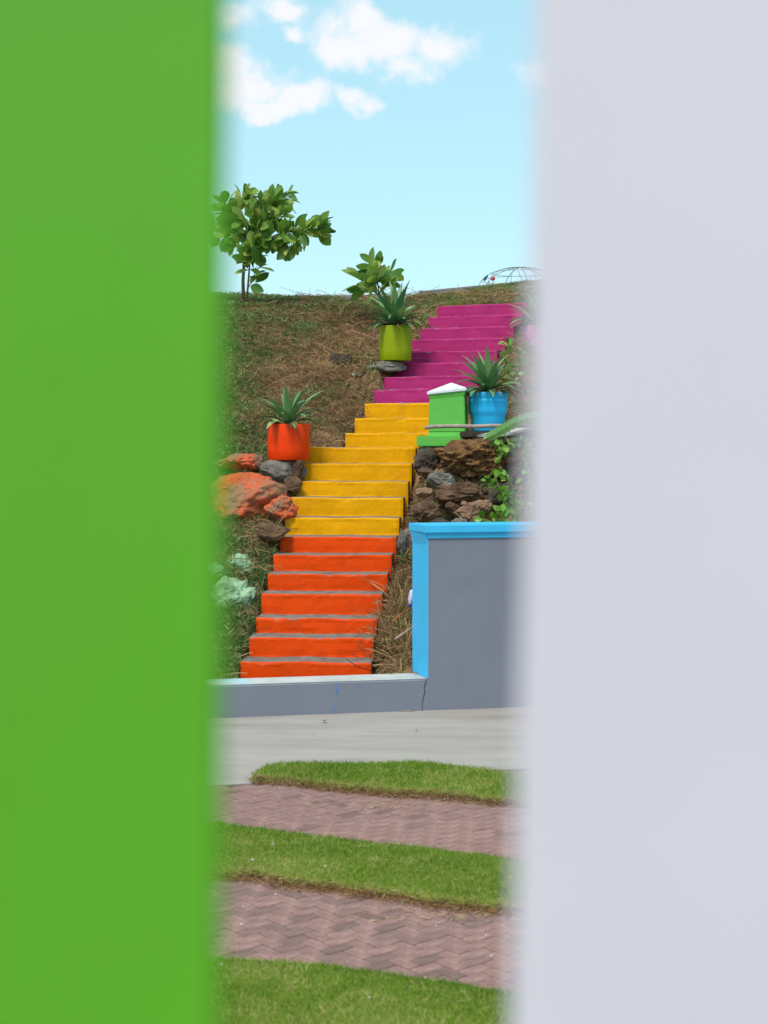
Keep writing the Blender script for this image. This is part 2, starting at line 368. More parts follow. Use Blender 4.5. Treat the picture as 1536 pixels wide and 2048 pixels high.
keep = ~in_strip(cand[:,0], cand[:,1], -0.05); cand = cand[keep]
px = 768 + cand[:,0]/cand[:,1]*FPX; py = HOR + EYE/cand[:,1]*FPX
vis = (px > 415) & (px < 1075) & (py < 2040)
order = np.argsort(np.where(vis, cand[:,1], 1e6))
n_single = min(int(vis.sum()), 300)
rest = bmesh.new()
def paver_kind(X, Y, r): 
    g = random.random()
    f = 1.0 if Y < 7.8 else 0.35
    return 1 if (r == 0 and g < 0.40*f) or (r != 0 and g < 0.14*f) else 0
for q, ii in enumerate(order):
    X, Y, r = cand[ii]; kd = paver_kind(X, Y, r)
    z = random.uniform(-0.0025, 0.0015); rz = ang + r + random.gauss(0, 0.008)
    if q < n_single:
        o = bpy.data.objects.new('paver', pm[kd]); COL.objects.link(o); o.parent = bed
        o.location = (X, Y, z); o.rotation_euler = (random.gauss(0,0.006), random.gauss(0,0.006), rz)
    else:
        tmp = bmesh.new(); tmp.from_mesh(pm[0]); tmp.transform(Matrix.Translation((X, Y, z)) @ Matrix.Rotation(rz, 4, 'Z'))
        me = bpy.data.meshes.new('t'); tmp.to_mesh(me); tmp.free(); n0 = len(rest.faces); rest.from_mesh(me); bpy.data.meshes.remove(me)
        rest.faces.ensure_lookup_table()
        for f in rest.faces[n0:]: f.material_index = kd
me = bpy.data.meshes.new('outer_pavers'); rest.to_mesh(me); rest.free()
o = link('outer_pavers', me, [M['paver_pink'], M['paver_grey']], bed); o['kind'] = 'stuff'

M['turf'] = mat('turf_soil', lin(104,118,44), 0.95, 0.3, 14, 0.8, 40, col2=lin(122,126,56), spec=0.1, bdist=0.02)
M['turfedge'] = mat('cut_sod_edge', lin(84,58,38), 0.95, 0.4, 30, 0.9, 60, col2=lin(140,106,62), spec=0.1, bdist=0.02)
def strip_h(x, y, far, near):
    lo = near(x) if near is not None else NEAR3*np.ones_like(x)
    d = np.minimum(y-lo, far(x)-y)
    return 0.040*sstep(0, 0.035, d) + 0.025*sstep(0, 0.5, d)*fbm(x, y, 1.3, 5) + 0.012*fbm(x, y, 5, 8)*sstep(0, 0.06, d)
M['grass'] = leaf_mat('lawn_blades', [(0.0, lin(80,116,24)), (0.4, lin(116,150,36)), (0.75, lin(146,166,60)), (1.0, lin(200,184,122))], 0.55, 'tint', 0.3, 0.25)

def ribbons(name, base, dirv, length, width, tint, segs=2, bend=None, matl=None, kind='stuff', up=(0,0,1), parent=None, lift=None):
    """many thin tapering blades in one mesh; bend is a sideways offset vector reached at the tip"""
    n = len(base); dirv = dirv/np.linalg.norm(dirv, axis=1, keepdims=True)
    ref = rng.normal(size=(n,3)); side = np.cross(dirv, ref); side /= np.linalg.norm(side, axis=1, keepdims=True)+1e-9
    rows = []
    for s in range(segs+1):
        t = s/segs; c = base + dirv*(length*t)[:,None]
        if bend is not None: c = c + bend*(t*t)
        if lift is not None: c = c + np.outer(4*t*(1-t)*lift, (0,0,1))
        wv = side*(width*(1-0.85*t)*0.5)[:,None] if lift is None else side*(width*0.5)[:,None]
        rows += [c-wv, c+wv]
    V = np.stack(rows, 1).reshape(-1, 3); k = 2*(segs+1)
    F = np.array([[2*s, 2*s+1, 2*s+3, 2*s+2] for s in range(segs)])
    F = (F[None] + (np.arange(n)*k)[:,None,None]).reshape(-1, 4)
    me = bpy.data.meshes.new(name); me.vertices.add(len(V)); me.vertices.foreach_set('co', V.ravel())
    me.loops.add(F.size); me.loops.foreach_set('vertex_index', F.ravel().astype(np.int32))
    me.polygons.add(len(F)); me.polygons.foreach_set('loop_start', np.arange(0, F.size, 4, dtype=np.int32))
    me.update(); me.validate()
    a = me.attributes.new('tint', 'FLOAT', 'POINT'); a.data.foreach_set('value', np.repeat(np.clip(tint, 0, 1), k).astype(np.float32))
    o = link(name, me, matl, parent)
    if kind: o['kind'] = kind
    return o
strip_lab = ['short green turf growing on the far wedge-ended lawn strip', 'short green turf growing on the middle lawn strip', 'short green turf growing on the nearest lawn strip']
M['dry'] = leaf_mat('dry_straw', [(0, lin(96,68,50)), (0.35, lin(148,112,80)), (0.7, lin(184,150,108)), (1, lin(216,190,144))], 0.75, 'tint', 0.2, 0.15)
for si, (far, near, x0, x1) in enumerate(STRIPS):
    xs = np.linspace(x0, x1, 140); nv = 26; V = []; F = []; mi = []
    wob = (fbm(xs, xs*0, 3.0, 20+si)-0.5)*0.10 + (fbm(xs, xs*0, 14, 25+si)-0.5)*0.05
    wob = wob*sstep(x0, x0+0.2, xs)
    lo = near(xs)+wob if near else np.full_like(xs, NEAR3); hi = far(xs) + (fbm(xs, xs*0, 4, 30+si)-0.5)*0.05
    ts = sstep(0, 1, np.linspace(0, 1, nv)); ts[1] = min(ts[1], 0.012); ts[-2] = max(ts[-2], 0.988)
    for a in range(len(xs)):
        y = lo[a] + (hi[a]-lo[a])*ts; x = np.full(nv, xs[a])
        z = strip_h(x, y, (lambda q: np.full(np.shape(q), hi[a])), (lambda q: np.full(np.shape(q), lo[a])) if near else None)
        z[0] = z[-1] = -0.005
        V += list(zip(x, y, z+0.004))
    for a in range(len(xs)-1):
        for c in range(nv-1):
            F.append((a*nv+c, (a+1)*nv+c, (a+1)*nv+c+1, a*nv+c+1)); mi.append(1 if c in (0, 1, nv-2) else 0)
    o = build('lawn_strip', V, F, [M['turf'], M['turfedge']], smooth=True, midx=mi); o['kind'] = 'structure'
    xa, xb = max(x0, -2.8), min(x1, 2.8); ya = {0: 9.0, 1: 6.9, 2: 4.6}[si]; yb = {0: 10.7, 1: 9.2, 2: 6.7}[si]
    n = int((xb-xa)*(yb-ya)*{0: 9500, 1: 10000, 2: 11000}[si])
    x = rng.uniform(xa, xb, n); y = rng.uniform(ya, yb, n)
    lo_i, hi_i = np.interp(x, xs, lo), np.interp(x, xs, hi)
    k = (y > lo_i+0.010+0.022*rng.random(n)) & (y < hi_i-0.005); pxx = 768+x/y*FPX; k &= (pxx > 240) & (pxx < 1260)
    x, y = x[k], y[k]; lo_i, hi_i = lo_i[k], hi_i[k]
    d = np.minimum(y-lo_i, hi_i-y)
    z = 0.040*sstep(0, 0.035, d) + 0.025*sstep(0, 0.5, d)*fbm(x, y, 1.3, 5) + 0.012*fbm(x, y, 5, 8)*sstep(0, 0.06, d)
    m = len(x); dv = rng.normal(size=(m,3))*np.array([0.45,0.45,0.1]) + np.array([0,0,1])
    patch = fbm(x, y, 2.2, 40); tint = 0.40 + (patch-0.5)*0.7 + rng.normal(0, 0.13, m)
    if si == 0: tint -= 0.06
    dead = (rng.random(m) < 0.07 + 0.30*(patch > 0.62) + 0.35*(fbm(x, y, 6.0, 44) > 0.70)) | ((y-lo_i < 0.05) & (rng.random(m) < 0.5)); tint = np.where(dead, rng.uniform(0.85, 1, m), np.clip(tint, 0, 0.8))
    g = ribbons('turf_grass', np.c_[x, y, z], dv, rng.uniform(0.014, 0.030, m)*(1.2 if si == 0 else 1), rng.uniform(0.0035, 0.006, m), tint, 2, rng.normal(size=(m,3))*np.array([0.010,0.010,0.003]), M['grass'])
    tag(g, strip_lab[si], 'grass')
    if near is not None:
        n = 9000; x = rng.uniform(xa, xb, n); y = np.interp(x, xs, lo) + rng.normal(0.012, 0.022, n) - 0.06*(rng.random(n)**4)*(fbm(x, x*0, 2.0, 77+si) > 0.45)
        n = len(x); dv = np.c_[rng.normal(0, 1, n), rng.normal(-0.5, 0.6, n), rng.uniform(-0.35, 0.5, n)]
        g = ribbons('sod_fringe', np.c_[x, y, np.where(y > np.interp(x, xs, lo), rng.uniform(0.0, 0.045, n), rng.uniform(0.003, 0.012, n))], dv, rng.uniform(0.015, 0.06, n), rng.uniform(0.002, 0.005, n), np.clip(rng.normal(0.42, 0.25, n), 0, 1), 3, rng.normal(size=(n,3))*0.012, M['dry'])
        tag(g, ['dead yellow grass fringe along the far lawn strip edge', 'dead yellow grass fringe along the middle lawn strip edge'][si], 'grass')

# ------------------------------------------------------------------ hillside
M['hillsoil'] = mat('dry_hill_soil', lin(124,92,68), 0.95, 0.3, 5, 1.0, 14, spec=0.08, col2=lin(160,128,92), stain=lin(104,108,62), stain_amt=0.75, stain_scale=1.4, bdist=0.06)
def grid_axis(segs):
    a = []
    for s0, s1, n in segs: a += list(np.linspace(s0, s1, n, endpoint=False))
    return np.array(a + [segs[-1][1]])
gx = grid_axis([(-60,-8,14), (-8,-3,24), (-3,3,150), (3,8,24), (8,60,14)]); gy = grid_axis([(12.95,13.4,12), (13.4,24,265), (24,34,30), (34,90,14)])
XX, YY = np.meshgrid(gx, gy); YY0 = YY.copy()
# front edge follows the wall
front = 13.03+0.2003*(gx-0.2); k = np.clip((24-YY)/(24-12.95), 0, 1); YY = YY + (np.clip(front, 11.5, 22)-12.95)[None,:]*k*sstep(3.0, 1.0, np.abs(XX)/3)*0
ZZ = hill(XX, YY); V = np.stack([XX, YY, ZZ], -1).reshape(-1, 3); nx_, ny_ = len(gx), len(gy)
F = [(j*nx_+i, j*nx_+i+1, (j+1)*nx_+i+1, (j+1)*nx_+i) for j in range(ny_-1) for i in range(nx_-1)]
hb = build('hillside', V, F, M['hillsoil'], smooth=True); hb['kind'] = 'structure'

# ------------------------------------------------------------------ staircase
stair = thing('staircase', (*(stepgeo[0][0]*0.5+stepgeo[0][1]*0.5), 0.15), 'concrete staircase with orange, yellow and magenta risers climbing the dry bank', 'staircase')
def step_mesh(i):
    l, r, z, th = stepgeo[i]
    zb = (stepgeo[i-1][2] if i else 0.12) - 0.05
    back = 0.62 if i != 11 else 0.95
    nd = np.array((math.sin(th), math.cos(th)))                  # into the hill
    h = z - zb; R = 0.014
    prof = [(0.0, -h-(0.25 if i != 12 else 0.0)), (0.0, -h+0.052), (0.001, -h+0.068), (0.0, -h*0.45), (0.0015, -h*0.2), (0.0, -R*1.6), (0.002, -R*0.6), (R*0.4, -R*0.12), (R, 0.0), (0.028, 0.001), (0.06, 0.0), (back, 0.004)]
    edge = [0,0.1,0,0,0.1,0.6,1.0,1.0,0.9,1.0,0,0]
    foot = [1,1,0.55,0,0,0,0,0,0,0,0,0]
    nseg = 46; V, F, mi, E, FT = [], [], [], [], []
    for a in range(nseg+1):
        t = a/nseg; b = l*(1-t) + r*t; s = i*7.1
        chip = max(0, mnoise.noise((t*9, s, 0))-0.33)*0.022
        for q, (dn, dz) in enumerate(prof):
            wx = mnoise.noise((t*5+s, q*0.35, 3))*0.006 + mnoise.noise((t*19+s, q*0.8, 7))*0.0022
            wz = (mnoise.noise((t*3.1, s, 9))*0.008 + mnoise.noise((t*13, s, 4))*0.0025) if q >= 5 else 0
            if 5 <= q <= 8: wz -= chip; dn2 = dn + wx + chip*0.7
            else: dn2 = dn + wx
            sl = (r-l)/np.linalg.norm(r-l)
            ex = -0.012 if (a == 0 and q > 1) else (0.012 if (a == nseg and q > 1) else 0)   # rounded arris
            dn2 += 0.008 if a in (0, nseg) else 0
            p = b + nd*dn2 - sl*ex*0.0
            V.append((p[0], p[1], z+dz+wz)); E.append(max(edge[q], 0.75 if a in (0, nseg) else 0)); FT.append(foot[q])
    K = len(prof)
    for a in range(nseg):
        for q in range(K-1):
            F.append((a*K+q, (a+1)*K+q, (a+1)*K+q+1, a*K+q+1)); mi.append(0 if q < 8 else 1)
    # sides (closed with a fan down to the foot), painted only near the front
    for a, flip in ((0, False), (nseg, True)):
        base = len(V); nd3 = nd*0.05
        fr = [a*K+q for q in range(0, 9)]
        cap = []
        for q in range(0, 9):
            p = np.array(V[fr[q]]); cap.append(len(V)); V.append((p[0]+nd[0]*0.045, p[1]+nd[1]*0.045, p[2] if q < 8 else p[2])); E.append(0.9); FT.append(0)
        cap2 = []
        for q in range(0, 9):
            p = np.array(V[fr[q]]); cap2.append(len(V)); V.append((p[0]+nd[0]*back, p[1]+nd[1]*back, p[2])); E.append(0); FT.append(0)
        for q in range(8):
            f1 = (fr[q], fr[q+1], cap[q+1], cap[q]); f2 = (cap[q], cap[q+1], cap2[q+1], cap2[q])
            F.append(f1 if flip is False else f1[::-1]); mi.append(0)
            F.append(f2 if flip is False else f2[::-1]); mi.append(1)
    return V, F, mi, E, FT
for i in range(23):
    V, F, mi, E, FT = step_mesh(i)
    colr = 'orange' if i < 7 else ('yellow' if i < 15 else 'magenta')
    o = build('step', V, F, [M[colr], M['cement']], stair, midx=mi)
    for nm, vals in (('edge', E), ('foot', FT)):
        a = o.data.attributes.new(nm, 'FLOAT', 'POINT'); a.data.foreach_set('value', np.array(vals, np.float32))
    o['label'] = {'orange': 'orange painted step', 'yellow': 'yellow painted step', 'magenta': 'magenta painted step'}[colr]

# landing slab at the top of the stairs
lp = [np.array(P(985,612,20.9)[:2]), np.array(P(1075,612,20.6)[:2]), np.array(P(1075,600,22.6)[:2]), np.array(P(1012,600,22.6)[:2])]
zt = stepgeo[22][2]+0.05
o = from_bm('path', prism_bm(lp, zt-0.3, zt+0.02, 0.01), M['cement']); o['kind'] = 'structure'

# ------------------------------------------------------------------ retaining wall
A, B = G(520,1433)[:2], G(1020,1415)[:2]; wd = (B-A)/np.linalg.norm(B-A); wn = np.array((-wd[1], wd[0]))
s_e = 1.446; E0 = A + wd*s_e; TH = 0.35; SK = -0.056
wall = thing('retaining_wall', (E0[0], E0[1], 0), 'grey retaining wall with sky blue coping and a low stretch before the stairs', 'wall')
zl, zh = 0.272, EYE-(1077-HOR)/FPX*E0[1]
lowp = [A-wd*8, E0+wd*0.2, E0+wn*(TH-0.01)+wd*0.2, A-wd*8+wn*(TH-0.01)]
bm = prism_bm(lowp, -0.1, zl, 0.012, 2)
for f in bm.faces: f.material_index = 1 if f.normal.z > 0.7 else 0
bm.normal_update()
for f in bm.faces: f.material_index = 1 if f.normal.z > 0.6 else 0
from_bm('low_wall', bm, [M['wallgrey'], M['walltop']], wall)
def endpoly(o, far=9.0):      # footprint of the tall part grown by o
    return [E0-wn*o-wd*o, E0+wd*far-wn*o, E0+wd*far+wn*(TH+o), E0+wn*(TH+o)+wd*(SK-o)]
bm = prism_bm(endpoly(0.0015), -0.1, zh+0.02); bm.normal_update()
from_bm('wall_face', bm, M['wallgrey'], wall)
ep = [E0-wd*0.003-wn*0.001, E0+wn*(TH+0.001)+wd*(SK-0.003)]
ep2 = [p-wd*0.006 for p in ep]
from_bm('painted_end', prism_bm([ep2[0], ep[0]+wd*0.002, ep[1]+wd*0.002, ep2[1]], zl+0.002, zh+0.03, 0.002, 1), M['blue'], wall)
ztop = EYE-(1050-HOR)/FPX*E0[1]; zmid = EYE-(1066-HOR)/FPX*E0[1]
from_bm('coping_step', prism_bm(endpoly(0.014), zh, zmid+0.01, 0.004, 2), M['blue'], wall)
from_bm('coping', prism_bm(endpoly(0.036), zmid, ztop, 0.006, 3), M['blue'], wall)
# bracket under the coping end (the flare seen on the end face)
pa, pb = E0-wd*0.036, E0-wd*0.008
V = []; F = []
for off in (0.0, TH):
    sk = SK*off/TH
    for p, zz in ((-0.030, zmid-0.002), (0.0, zmid-0.002), (0.0, zmid-0.11), (-0.008, zmid-0.11)):
        q = E0 + wd*(p+sk) + wn*off; V.append((q[0], q[1], zz))
F = [(0,1,2,3), (7,6,5,4), (0,4,5,1), (1,5,6,2), (2,6,7,3), (3,7,4,0)]
build('coping_flare', V, F, M['blue'], wall)
M['dark'] = mat('dark_crack', lin(48,44,46), 0.95, 0.2, 20, 0)
M['drip'] = mat('blue_drip', lin(66,130,215), 0.5, 0.1, 20, 0)
def wall_pt(s, z, out=0.004): p = A + wd*s - wn*out; return (p[0], p[1], z)
def wall_line(name, pts, w, m, out=0.0045):
    V, F = [], []
    for k, (s, z) in enumerate(pts):
        ww = w*(0.6+0.7*random.random()); V += [wall_pt(s-ww/2, z, out), wall_pt(s+ww/2, z, out)]
        if k: F.append((2*k-2, 2*k-1, 2*k+1, 2*k))
    return build(name, V, F, m, wall)
zz = np.linspace(0.268, 0.002, 14); sx = s_e-0.018 + 0.02*np.cumsum(rng.normal(0, 0.22, 14)) - np.linspace(0, 0.03, 14)
wall_line('crack', list(zip(sx, zz)), 0.005, M['dark'])
s_d = 0.65
wall_line('paint_drip', [(s_d, 0.262), (s_d+0.002, 0.21), (s_d-0.002, 0.175)], 0.008, M['drip'])
wall_line('paint_drip', [(s_d-0.02, 0.06), (s_d-0.018, 0.03)], 0.005, M['drip'])

# ------------------------------------------------------------------ the two posts the photograph looks between
def post(name, xin, side, lean, m, label, d=0.5, th=0.006, wid=0.34):
    xo = xin + side*wid; poly = [(min(xin,xo), d), (max(xin,xo), d), (max(xin,xo), d+th), (min(xin,xo), d+th)]
    bm = prism_bm(poly, -0.1, 3.3, 0.002, 2)
    for v in bm.verts: v.co.x += math.tan(lean)*(v.co.z-EYE)
    o = from_bm(name, bm, m, loc=((xin+xo)/2, d+th/2, 0)); tag(o, label, 'post'); return o
post('painted_board', (447-768)/FPX*0.5, -1, math.radians(0.45), M['greenpost'], 'wide bright green painted upright board, blurred, filling the left side')
post('painted_board', (1053-768)/FPX*0.5, 1, math.radians(1.45), M['whitepost'], 'wide off-white painted upright board, blurred, filling the right side')

# ------------------------------------------------------------------ rocks
M['rock_brown'] = random_tone(mat('brown_rock', lin(82,60,47), 0.9, 0.3, 5, 0.9, 16, spec=0.1, col2=lin(124,96,74), stain=lin(140,98,56), stain_amt=0.55, stain_scale=4, bdist=0.04), 0.16)
M['rock_ochre'] = mat('ochre_rock', lin(86,62,47), 0.9, 0.3, 4, 1.0, 16, spec=0.1, col2=lin(148,106,66), stain=lin(62,48,41), stain_amt=0.9, stain_scale=3.5, bdist=0.05)
M['rock_tan'] = mat('pinkish_tan_rock', lin(128,98,78), 0.9, 0.2, 7, 0.9, 20, spec=0.1, col2=lin(164,128,104), stain=lin(96,72,56), stain_amt=0.6, stain_scale=5, bdist=0.03)
M['rock_grey'] = random_tone(mat('grey_rock', lin(98,92,86), 0.9, 0.25, 6, 0.8, 18, spec=0.15, col2=lin(134,126,116), stain=lin(84,66,52), stain_amt=0.6, stain_scale=4, bdist=0.03), 0.12)
M['rock_dark'] = mat('dark_rock', lin(64,54,48), 0.9, 0.3, 6, 0.9, 18, spec=0.15, col2=lin(92,80,70), bdist=0.03)
M['rock_orange'] = mat('orange_painted_rock', lin(160,116,90), 0.88, 0.1, 3.2, 1.0, 22, spec=0.08, col2=lin(216,92,52), lo=0.42, hi=0.54, detail=9, stain=lin(176,136,110), stain_amt=0.8, stain_scale=6, bdist=0.04)
M['rock_mint'] = mat('mint_painted_rock', lin(104,122,92), 0.9, 0.1, 7, 1.0, 20, spec=0.08, col2=lin(160,188,150), lo=0.38, hi=0.56, detail=9, stain=lin(90,106,76), stain_amt=0.85, stain_scale=9, bdist=0.03)
def rock(c, w, h, dp, m, label, seed, name='rock', group=None, sub=5, rough=0.2, flat=6, tilt=0.0):
    r = random.Random(seed); bm = bmesh.new(); bmesh.ops.create_icosphere(bm, subdivisions=sub, radius=1)
    planes = [(Vector((r.gauss(0,1), r.gauss(0,1), r.gauss(0,0.8))).normalized(), r.uniform(0.62, 0.9)) for _ in range(flat)]
    so = Vector((seed*3.1, seed*1.7, 0))
    for v in bm.verts:
        p = v.co.copy()
        for n, dd in planes:
            e = p.dot(n)-dd
            if e > 0: p -= n*e*0.92
        f = mnoise.fractal(p*1.3+so, 0.9, 2.1, 3); g = mnoise.fractal(p*4.5+so, 0.8, 2.1, 3); k = mnoise.ridged_multi_fractal(p*2.2+so, 1.0, 2.0, 3, 1.0, 2.0)
        p *= 1 + rough*f + rough*0.55*g - rough*0.24*k + rough*0.12*mnoise.fractal(p*14+so, 0.8, 2.1, 2)
        v.co = p
    mx = [max(abs(v.co[i]) for v in bm.verts) for i in range(3)]
    R_ = Matrix.Rotation(tilt, 3, 'Y')
    for v in bm.verts: v.co = Vector(c) + R_ @ Vector((v.co.x/mx[0]*w/2, v.co.y/mx[1]*dp/2, v.co.z/mx[2]*h/2))
    o = from_bm(name, bm, m, loc=(c[0], c[1], c[2]-h/2), smooth=True)
    tag(o, label, 'rock', group); return o
def rock_px(cx, cy, w, h, m, label, seed, depth=None, push=0.0, dk=0.8, **kw):
    g = on_hill(cx, cy+h*0.25); d = (depth or g[1]) + push; c = P(cx, cy, d); k = d/FPX
    return rock(c, w*k, h*k, max(w, h)*k*dk, M[m], label, seed, **kw)
# right of the stairs, below the green pillar
rock_px(950,918,175,86,'rock_ochre','large ochre and brown boulder overhanging under the blue pot',1, depth=16.15, dk=0.9, rough=0.25, sub=6, name='boulder')
rock_px(1020,950,120,74,'rock_dark','dark boulder beneath the large ochre boulder, beside the leafy shrub',2, depth=16.1, rough=0.2)
rock_px(884,962,62,42,'rock_grey','grey angular pointed stone under the ochre boulder',3, depth=15.75, flat=8, tilt=0.3)
rock_px(858,948,56,22,'rock_brown','flat reddish stone next to the second yellow step from the pillar',4, depth=15.95, flat=7, tilt=0.25)
rock_px(925,987,118,52,'rock_brown','long brown boulder in the middle of the rocky bank',5, depth=15.55, rough=0.22)
rock_px(998,992,76,44,'rock_dark','dark slanting rock touching the leafy shrub stems',6, depth=15.55, tilt=-0.5)
rock_px(853,1024,74,52,'rock_brown','dark brown rounded rock beside the yellow steps above the blue coping',7, depth=15.0, rough=0.2)
rock_px(905,1016,36,28,'rock_brown','small purplish brown stone between two larger rocks above the coping',8, depth=15.05)
rock_px(935,1024,58,40,'rock_tan','pinkish tan rock resting just above the blue coping',9, depth=14.85)
rock_px(965,1013,50,30,'rock_tan','tan rock behind the pinkish one near the leafy shrub',10, depth=15.15)
rock_px(918,1046,38,20,'rock_grey','small grey stone with pale top right behind the blue coping',11, depth=14.55)
rock_px(955,1045,40,20,'rock_brown','small brown stone behind the coping below the tan rocks',12, depth=14.6)
rock_px(927,1007,15,11,'rock_tan','tiny tan pebble above the pinkish rock',13, depth=15.0, sub=3)
rock_px(848,985,40,22,'rock_tan','small tan stone half buried in weeds beside the yellow steps',41, depth=15.5, sub=3)
rock_px(878,1046,46,22,'rock_dark','dark crumbly stone behind the corner of the blue coping',42, depth=14.6)
rock_px(806,1083,26,52,'rock_grey','upright grey stone between the steps and the blue wall end',14, depth=14.1, flat=6)
rock_px(814,1066,18,18,'rock_tan','little tan stone on the upright grey stone by the wall end',15, depth=14.3, sub=3)
rock_px(856,925,60,64,'rock_dark','added dark rock standing in for the shade of the hollow under the pillar plinth',43, depth=16.25, rough=0.2)  # added dark mass, its colour gives the hollow its shade
# left of the stairs
rock_px(566,942,98,56,'rock_grey','smooth grey boulder carrying the orange pot',20, depth=16.45, rough=0.08, flat=2)
rock_px(478,926,100,44,'rock_orange','orange painted rock left of the smooth grey boulder',21, depth=16.5)
rock_px(514,922,32,36,'rock_tan','small tan rock touching the smooth grey boulder',22, depth=16.45)
rock_px(594,950,26,66,'rock_brown','narrow upright brown rock between grey boulder and yellow steps',23, depth=16.25, tilt=0.25)
rock_px(490,1005,170,122,'rock_orange','big orange painted boulder half hidden by the green board',24, depth=15.85, rough=0.19, flat=11, name='boulder')
rock_px(562,1018,72,62,'rock_orange','orange splashed rock against the lower yellow steps',25, depth=15.6, rough=0.22, flat=10)
rock_px(545,1065,74,44,'rock_brown','brown rock below the orange splashed rock beside the top orange step',26, depth=15.15, rough=0.2)
rock_px(585,970,40,40,'rock_brown','brown rock in the hollow below the smooth grey boulder',27, depth=16.1)
rock_px(484,1138,80,66,'rock_mint','mint green painted round rock beside the orange steps',28, depth=14.92, rough=0.2, flat=9)
rock_px(462,1200,110,100,'rock_mint','mint green painted ridged rock lower beside the orange steps',29, depth=14.4, rough=0.24, flat=10, tilt=-0.4)
rock_px(425,1150,70,70,'rock_mint','mint green painted rock mostly behind the green board',30, depth=14.7)
# upper bank
rock_px(680,722,54,36,'rock_dark','dark stone bedded in the dry grass left of the lime pot',31, push=0.12)
rock_px(700,600,56,20,'rock_grey','low grey stone on the crest beside the small broad-leaved shrub',32, push=0.1)

# ------------------------------------------------------------------ pots with agaves
def leaf_blade(base, az, el0, curl, Lg, w, V=None, F=None, seg=9, fold=0.35, twist=0.0):
    V, F = [], []; d = np.array((math.cos(az), math.sin(az), 0)); sd_ = np.array((-math.sin(az), math.cos(az), 0)); p = np.array(base, float)
    for s in range(seg+1):
        t = s/seg; el = el0 - curl*t**1.3
        f = d*math.cos(el) + np.array((0,0,1))*math.sin(el); nrm = -d*math.sin(el) + np.array((0,0,1))*math.cos(el)
        ww = w*(0.62+0.38*math.sin(min(1, t/0.4)*math.pi/2))*(1-max(0, (t-0.35)/0.65)**1.7) + 0.0015
        c = sd_*math.cos(twist*t) + nrm*math.sin(twist*t)
        V += [p-c*ww/2+nrm*fold*ww*0.5, p-nrm*0.0, p+c*ww/2+nrm*fold*ww*0.5]
        p = p + f*Lg/seg
        if s: 
            a = 3*s
            F += [(a-3, a-2, a+1, a), (a-2, a-1, a+2, a+1)]
    return V, F
M['agave'] = leaf_mat('agave_leaf', [(0, lin(78,118,74)), (0.5, lin(106,146,92)), (0.85, lin(136,168,104)), (1, lin(172,186,112))], 0.4, None, 0.12, 0.45)
M['deadleaf'] = leaf_mat('withered_leaf', [(0, lin(70,50,38)), (1, lin(140,108,76))], 0.8, None, 0.1, 0.1)
M['potsoil'] = mat('potting_soil', lin(70,52,40), 0.95, 0.4, 30, 0.9, 60, spec=0.1)
POTC = {'lime': lin(148,160,2), 'orange': lin(244,64,0), 'blue': lin(50,186,242), 'pink': lin(226,120,190)}
for k_, c_ in POTC.items(): M['pot_'+k_] = mat(k_+'_pot_paint', c_, 0.45, 0.05, 3, 0.12, 12, spec=0.22, stain=tuple(np.array(c_[:3])*0.7)+(1,), stain_amt=0.4, stain_scale=4)
def potted(name, px, ytop, ybot, d, wpx, kind, label, seed, nleaf, Lpx, prof=None, spread=1.0, upright=0.55):
    r = random.Random(seed); k = d/FPX; c = P(px, ybot, d); h = (ybot-ytop)*k; R = wpx*k/2
    t = thing(name, c, label, 'potted plant', 'agave pots along the stairs')
    prof = prof or [(0.955,0), (0.985,0.02), (0.99,0.3), (1.0,0.6), (1.0,0.985), (0.992,1.0), (0.95,1.0), (0.94,0.97), (0.93,0.8)]
    V, F = lathe(c, [(0.0, 0.0)] + [(R*a, h*b) for a, b in prof])
    pot_o = build('pot', V, F, M['pot_'+kind], t, smooth=True)
    ri = R*0.935; V, F = [], []; nr, ns = 7, 28; V.append((c[0], c[1], c[2]+h*0.97))
    for a in range(1, nr+1):
        for b in range(ns):
            an = 2*math.pi*b/ns; rr = ri*a/nr; V.append((c[0]+rr*math.cos(an), c[1]+rr*math.sin(an), c[2]+h*0.955+0.03*(1-a/nr)+r.uniform(-0.008, 0.012)))
    F = [(0, 1+b, 1+(b+1) % ns) for b in range(ns)] + [(1+(a-1)*ns+b, 1+a*ns+b, 1+a*ns+(b+1) % ns, 1+(a-1)*ns+(b+1) % ns) for a in range(1, nr) for b in range(ns)]
    build('soil', V, F, M['potsoil'], pot_o)
    top = np.array((c[0], c[1], c[2]+h*0.98)); Lm = Lpx*k
    for q in range(nleaf):
        u = q/(nleaf-1); az = q*2.39996 + r.uniform(-0.25, 0.25)
        el = math.radians(86 - 74*u**0.8*spread + r.uniform(-8, 8)); curl = r.uniform(0.25, 0.7) + 0.95*u*r.uniform(0.5, 1.3)
        ll = Lm*(0.80+0.30*math.sin(math.pi*min(1, 0.25+u*0.8)))*r.uniform(0.82, 1.1)
        b = top + np.array((math.cos(az), math.sin(az), 0))*0.035*(0.3+u) + np.array((0,0,0.05*(1-u)))
        V, F = leaf_blade(b, az, el, curl, ll, Lm*0.175*r.uniform(0.85, 1.2), twist=r.uniform(-0.4, 0.4))
        build('leaf', V, F, M['agave'], t, smooth=True)
    for q in range(13):
        az = r.uniform(-2.4, -0.5) if q < 9 else r.uniform(0, 6.28); rr = ri*1.0
        b = top + np.array((math.cos(az)*rr*0.9, math.sin(az)*rr*0.9, 0.01))
        V, F = leaf_blade(b, az, math.radians(r.uniform(5, 35)), r.uniform(1.8, 2.6), Lm*r.uniform(0.28, 0.55), 0.02, seg=8, twist=r.uniform(-2, 2))
        build('withered_leaf', V, F, M['deadleaf'], t)
    return t
potted('potted_agave', 791, 653, 722, 18.75, 65, 'lime', 'lime green pot holding a full agave beside the magenta steps', 3, 46, 84)
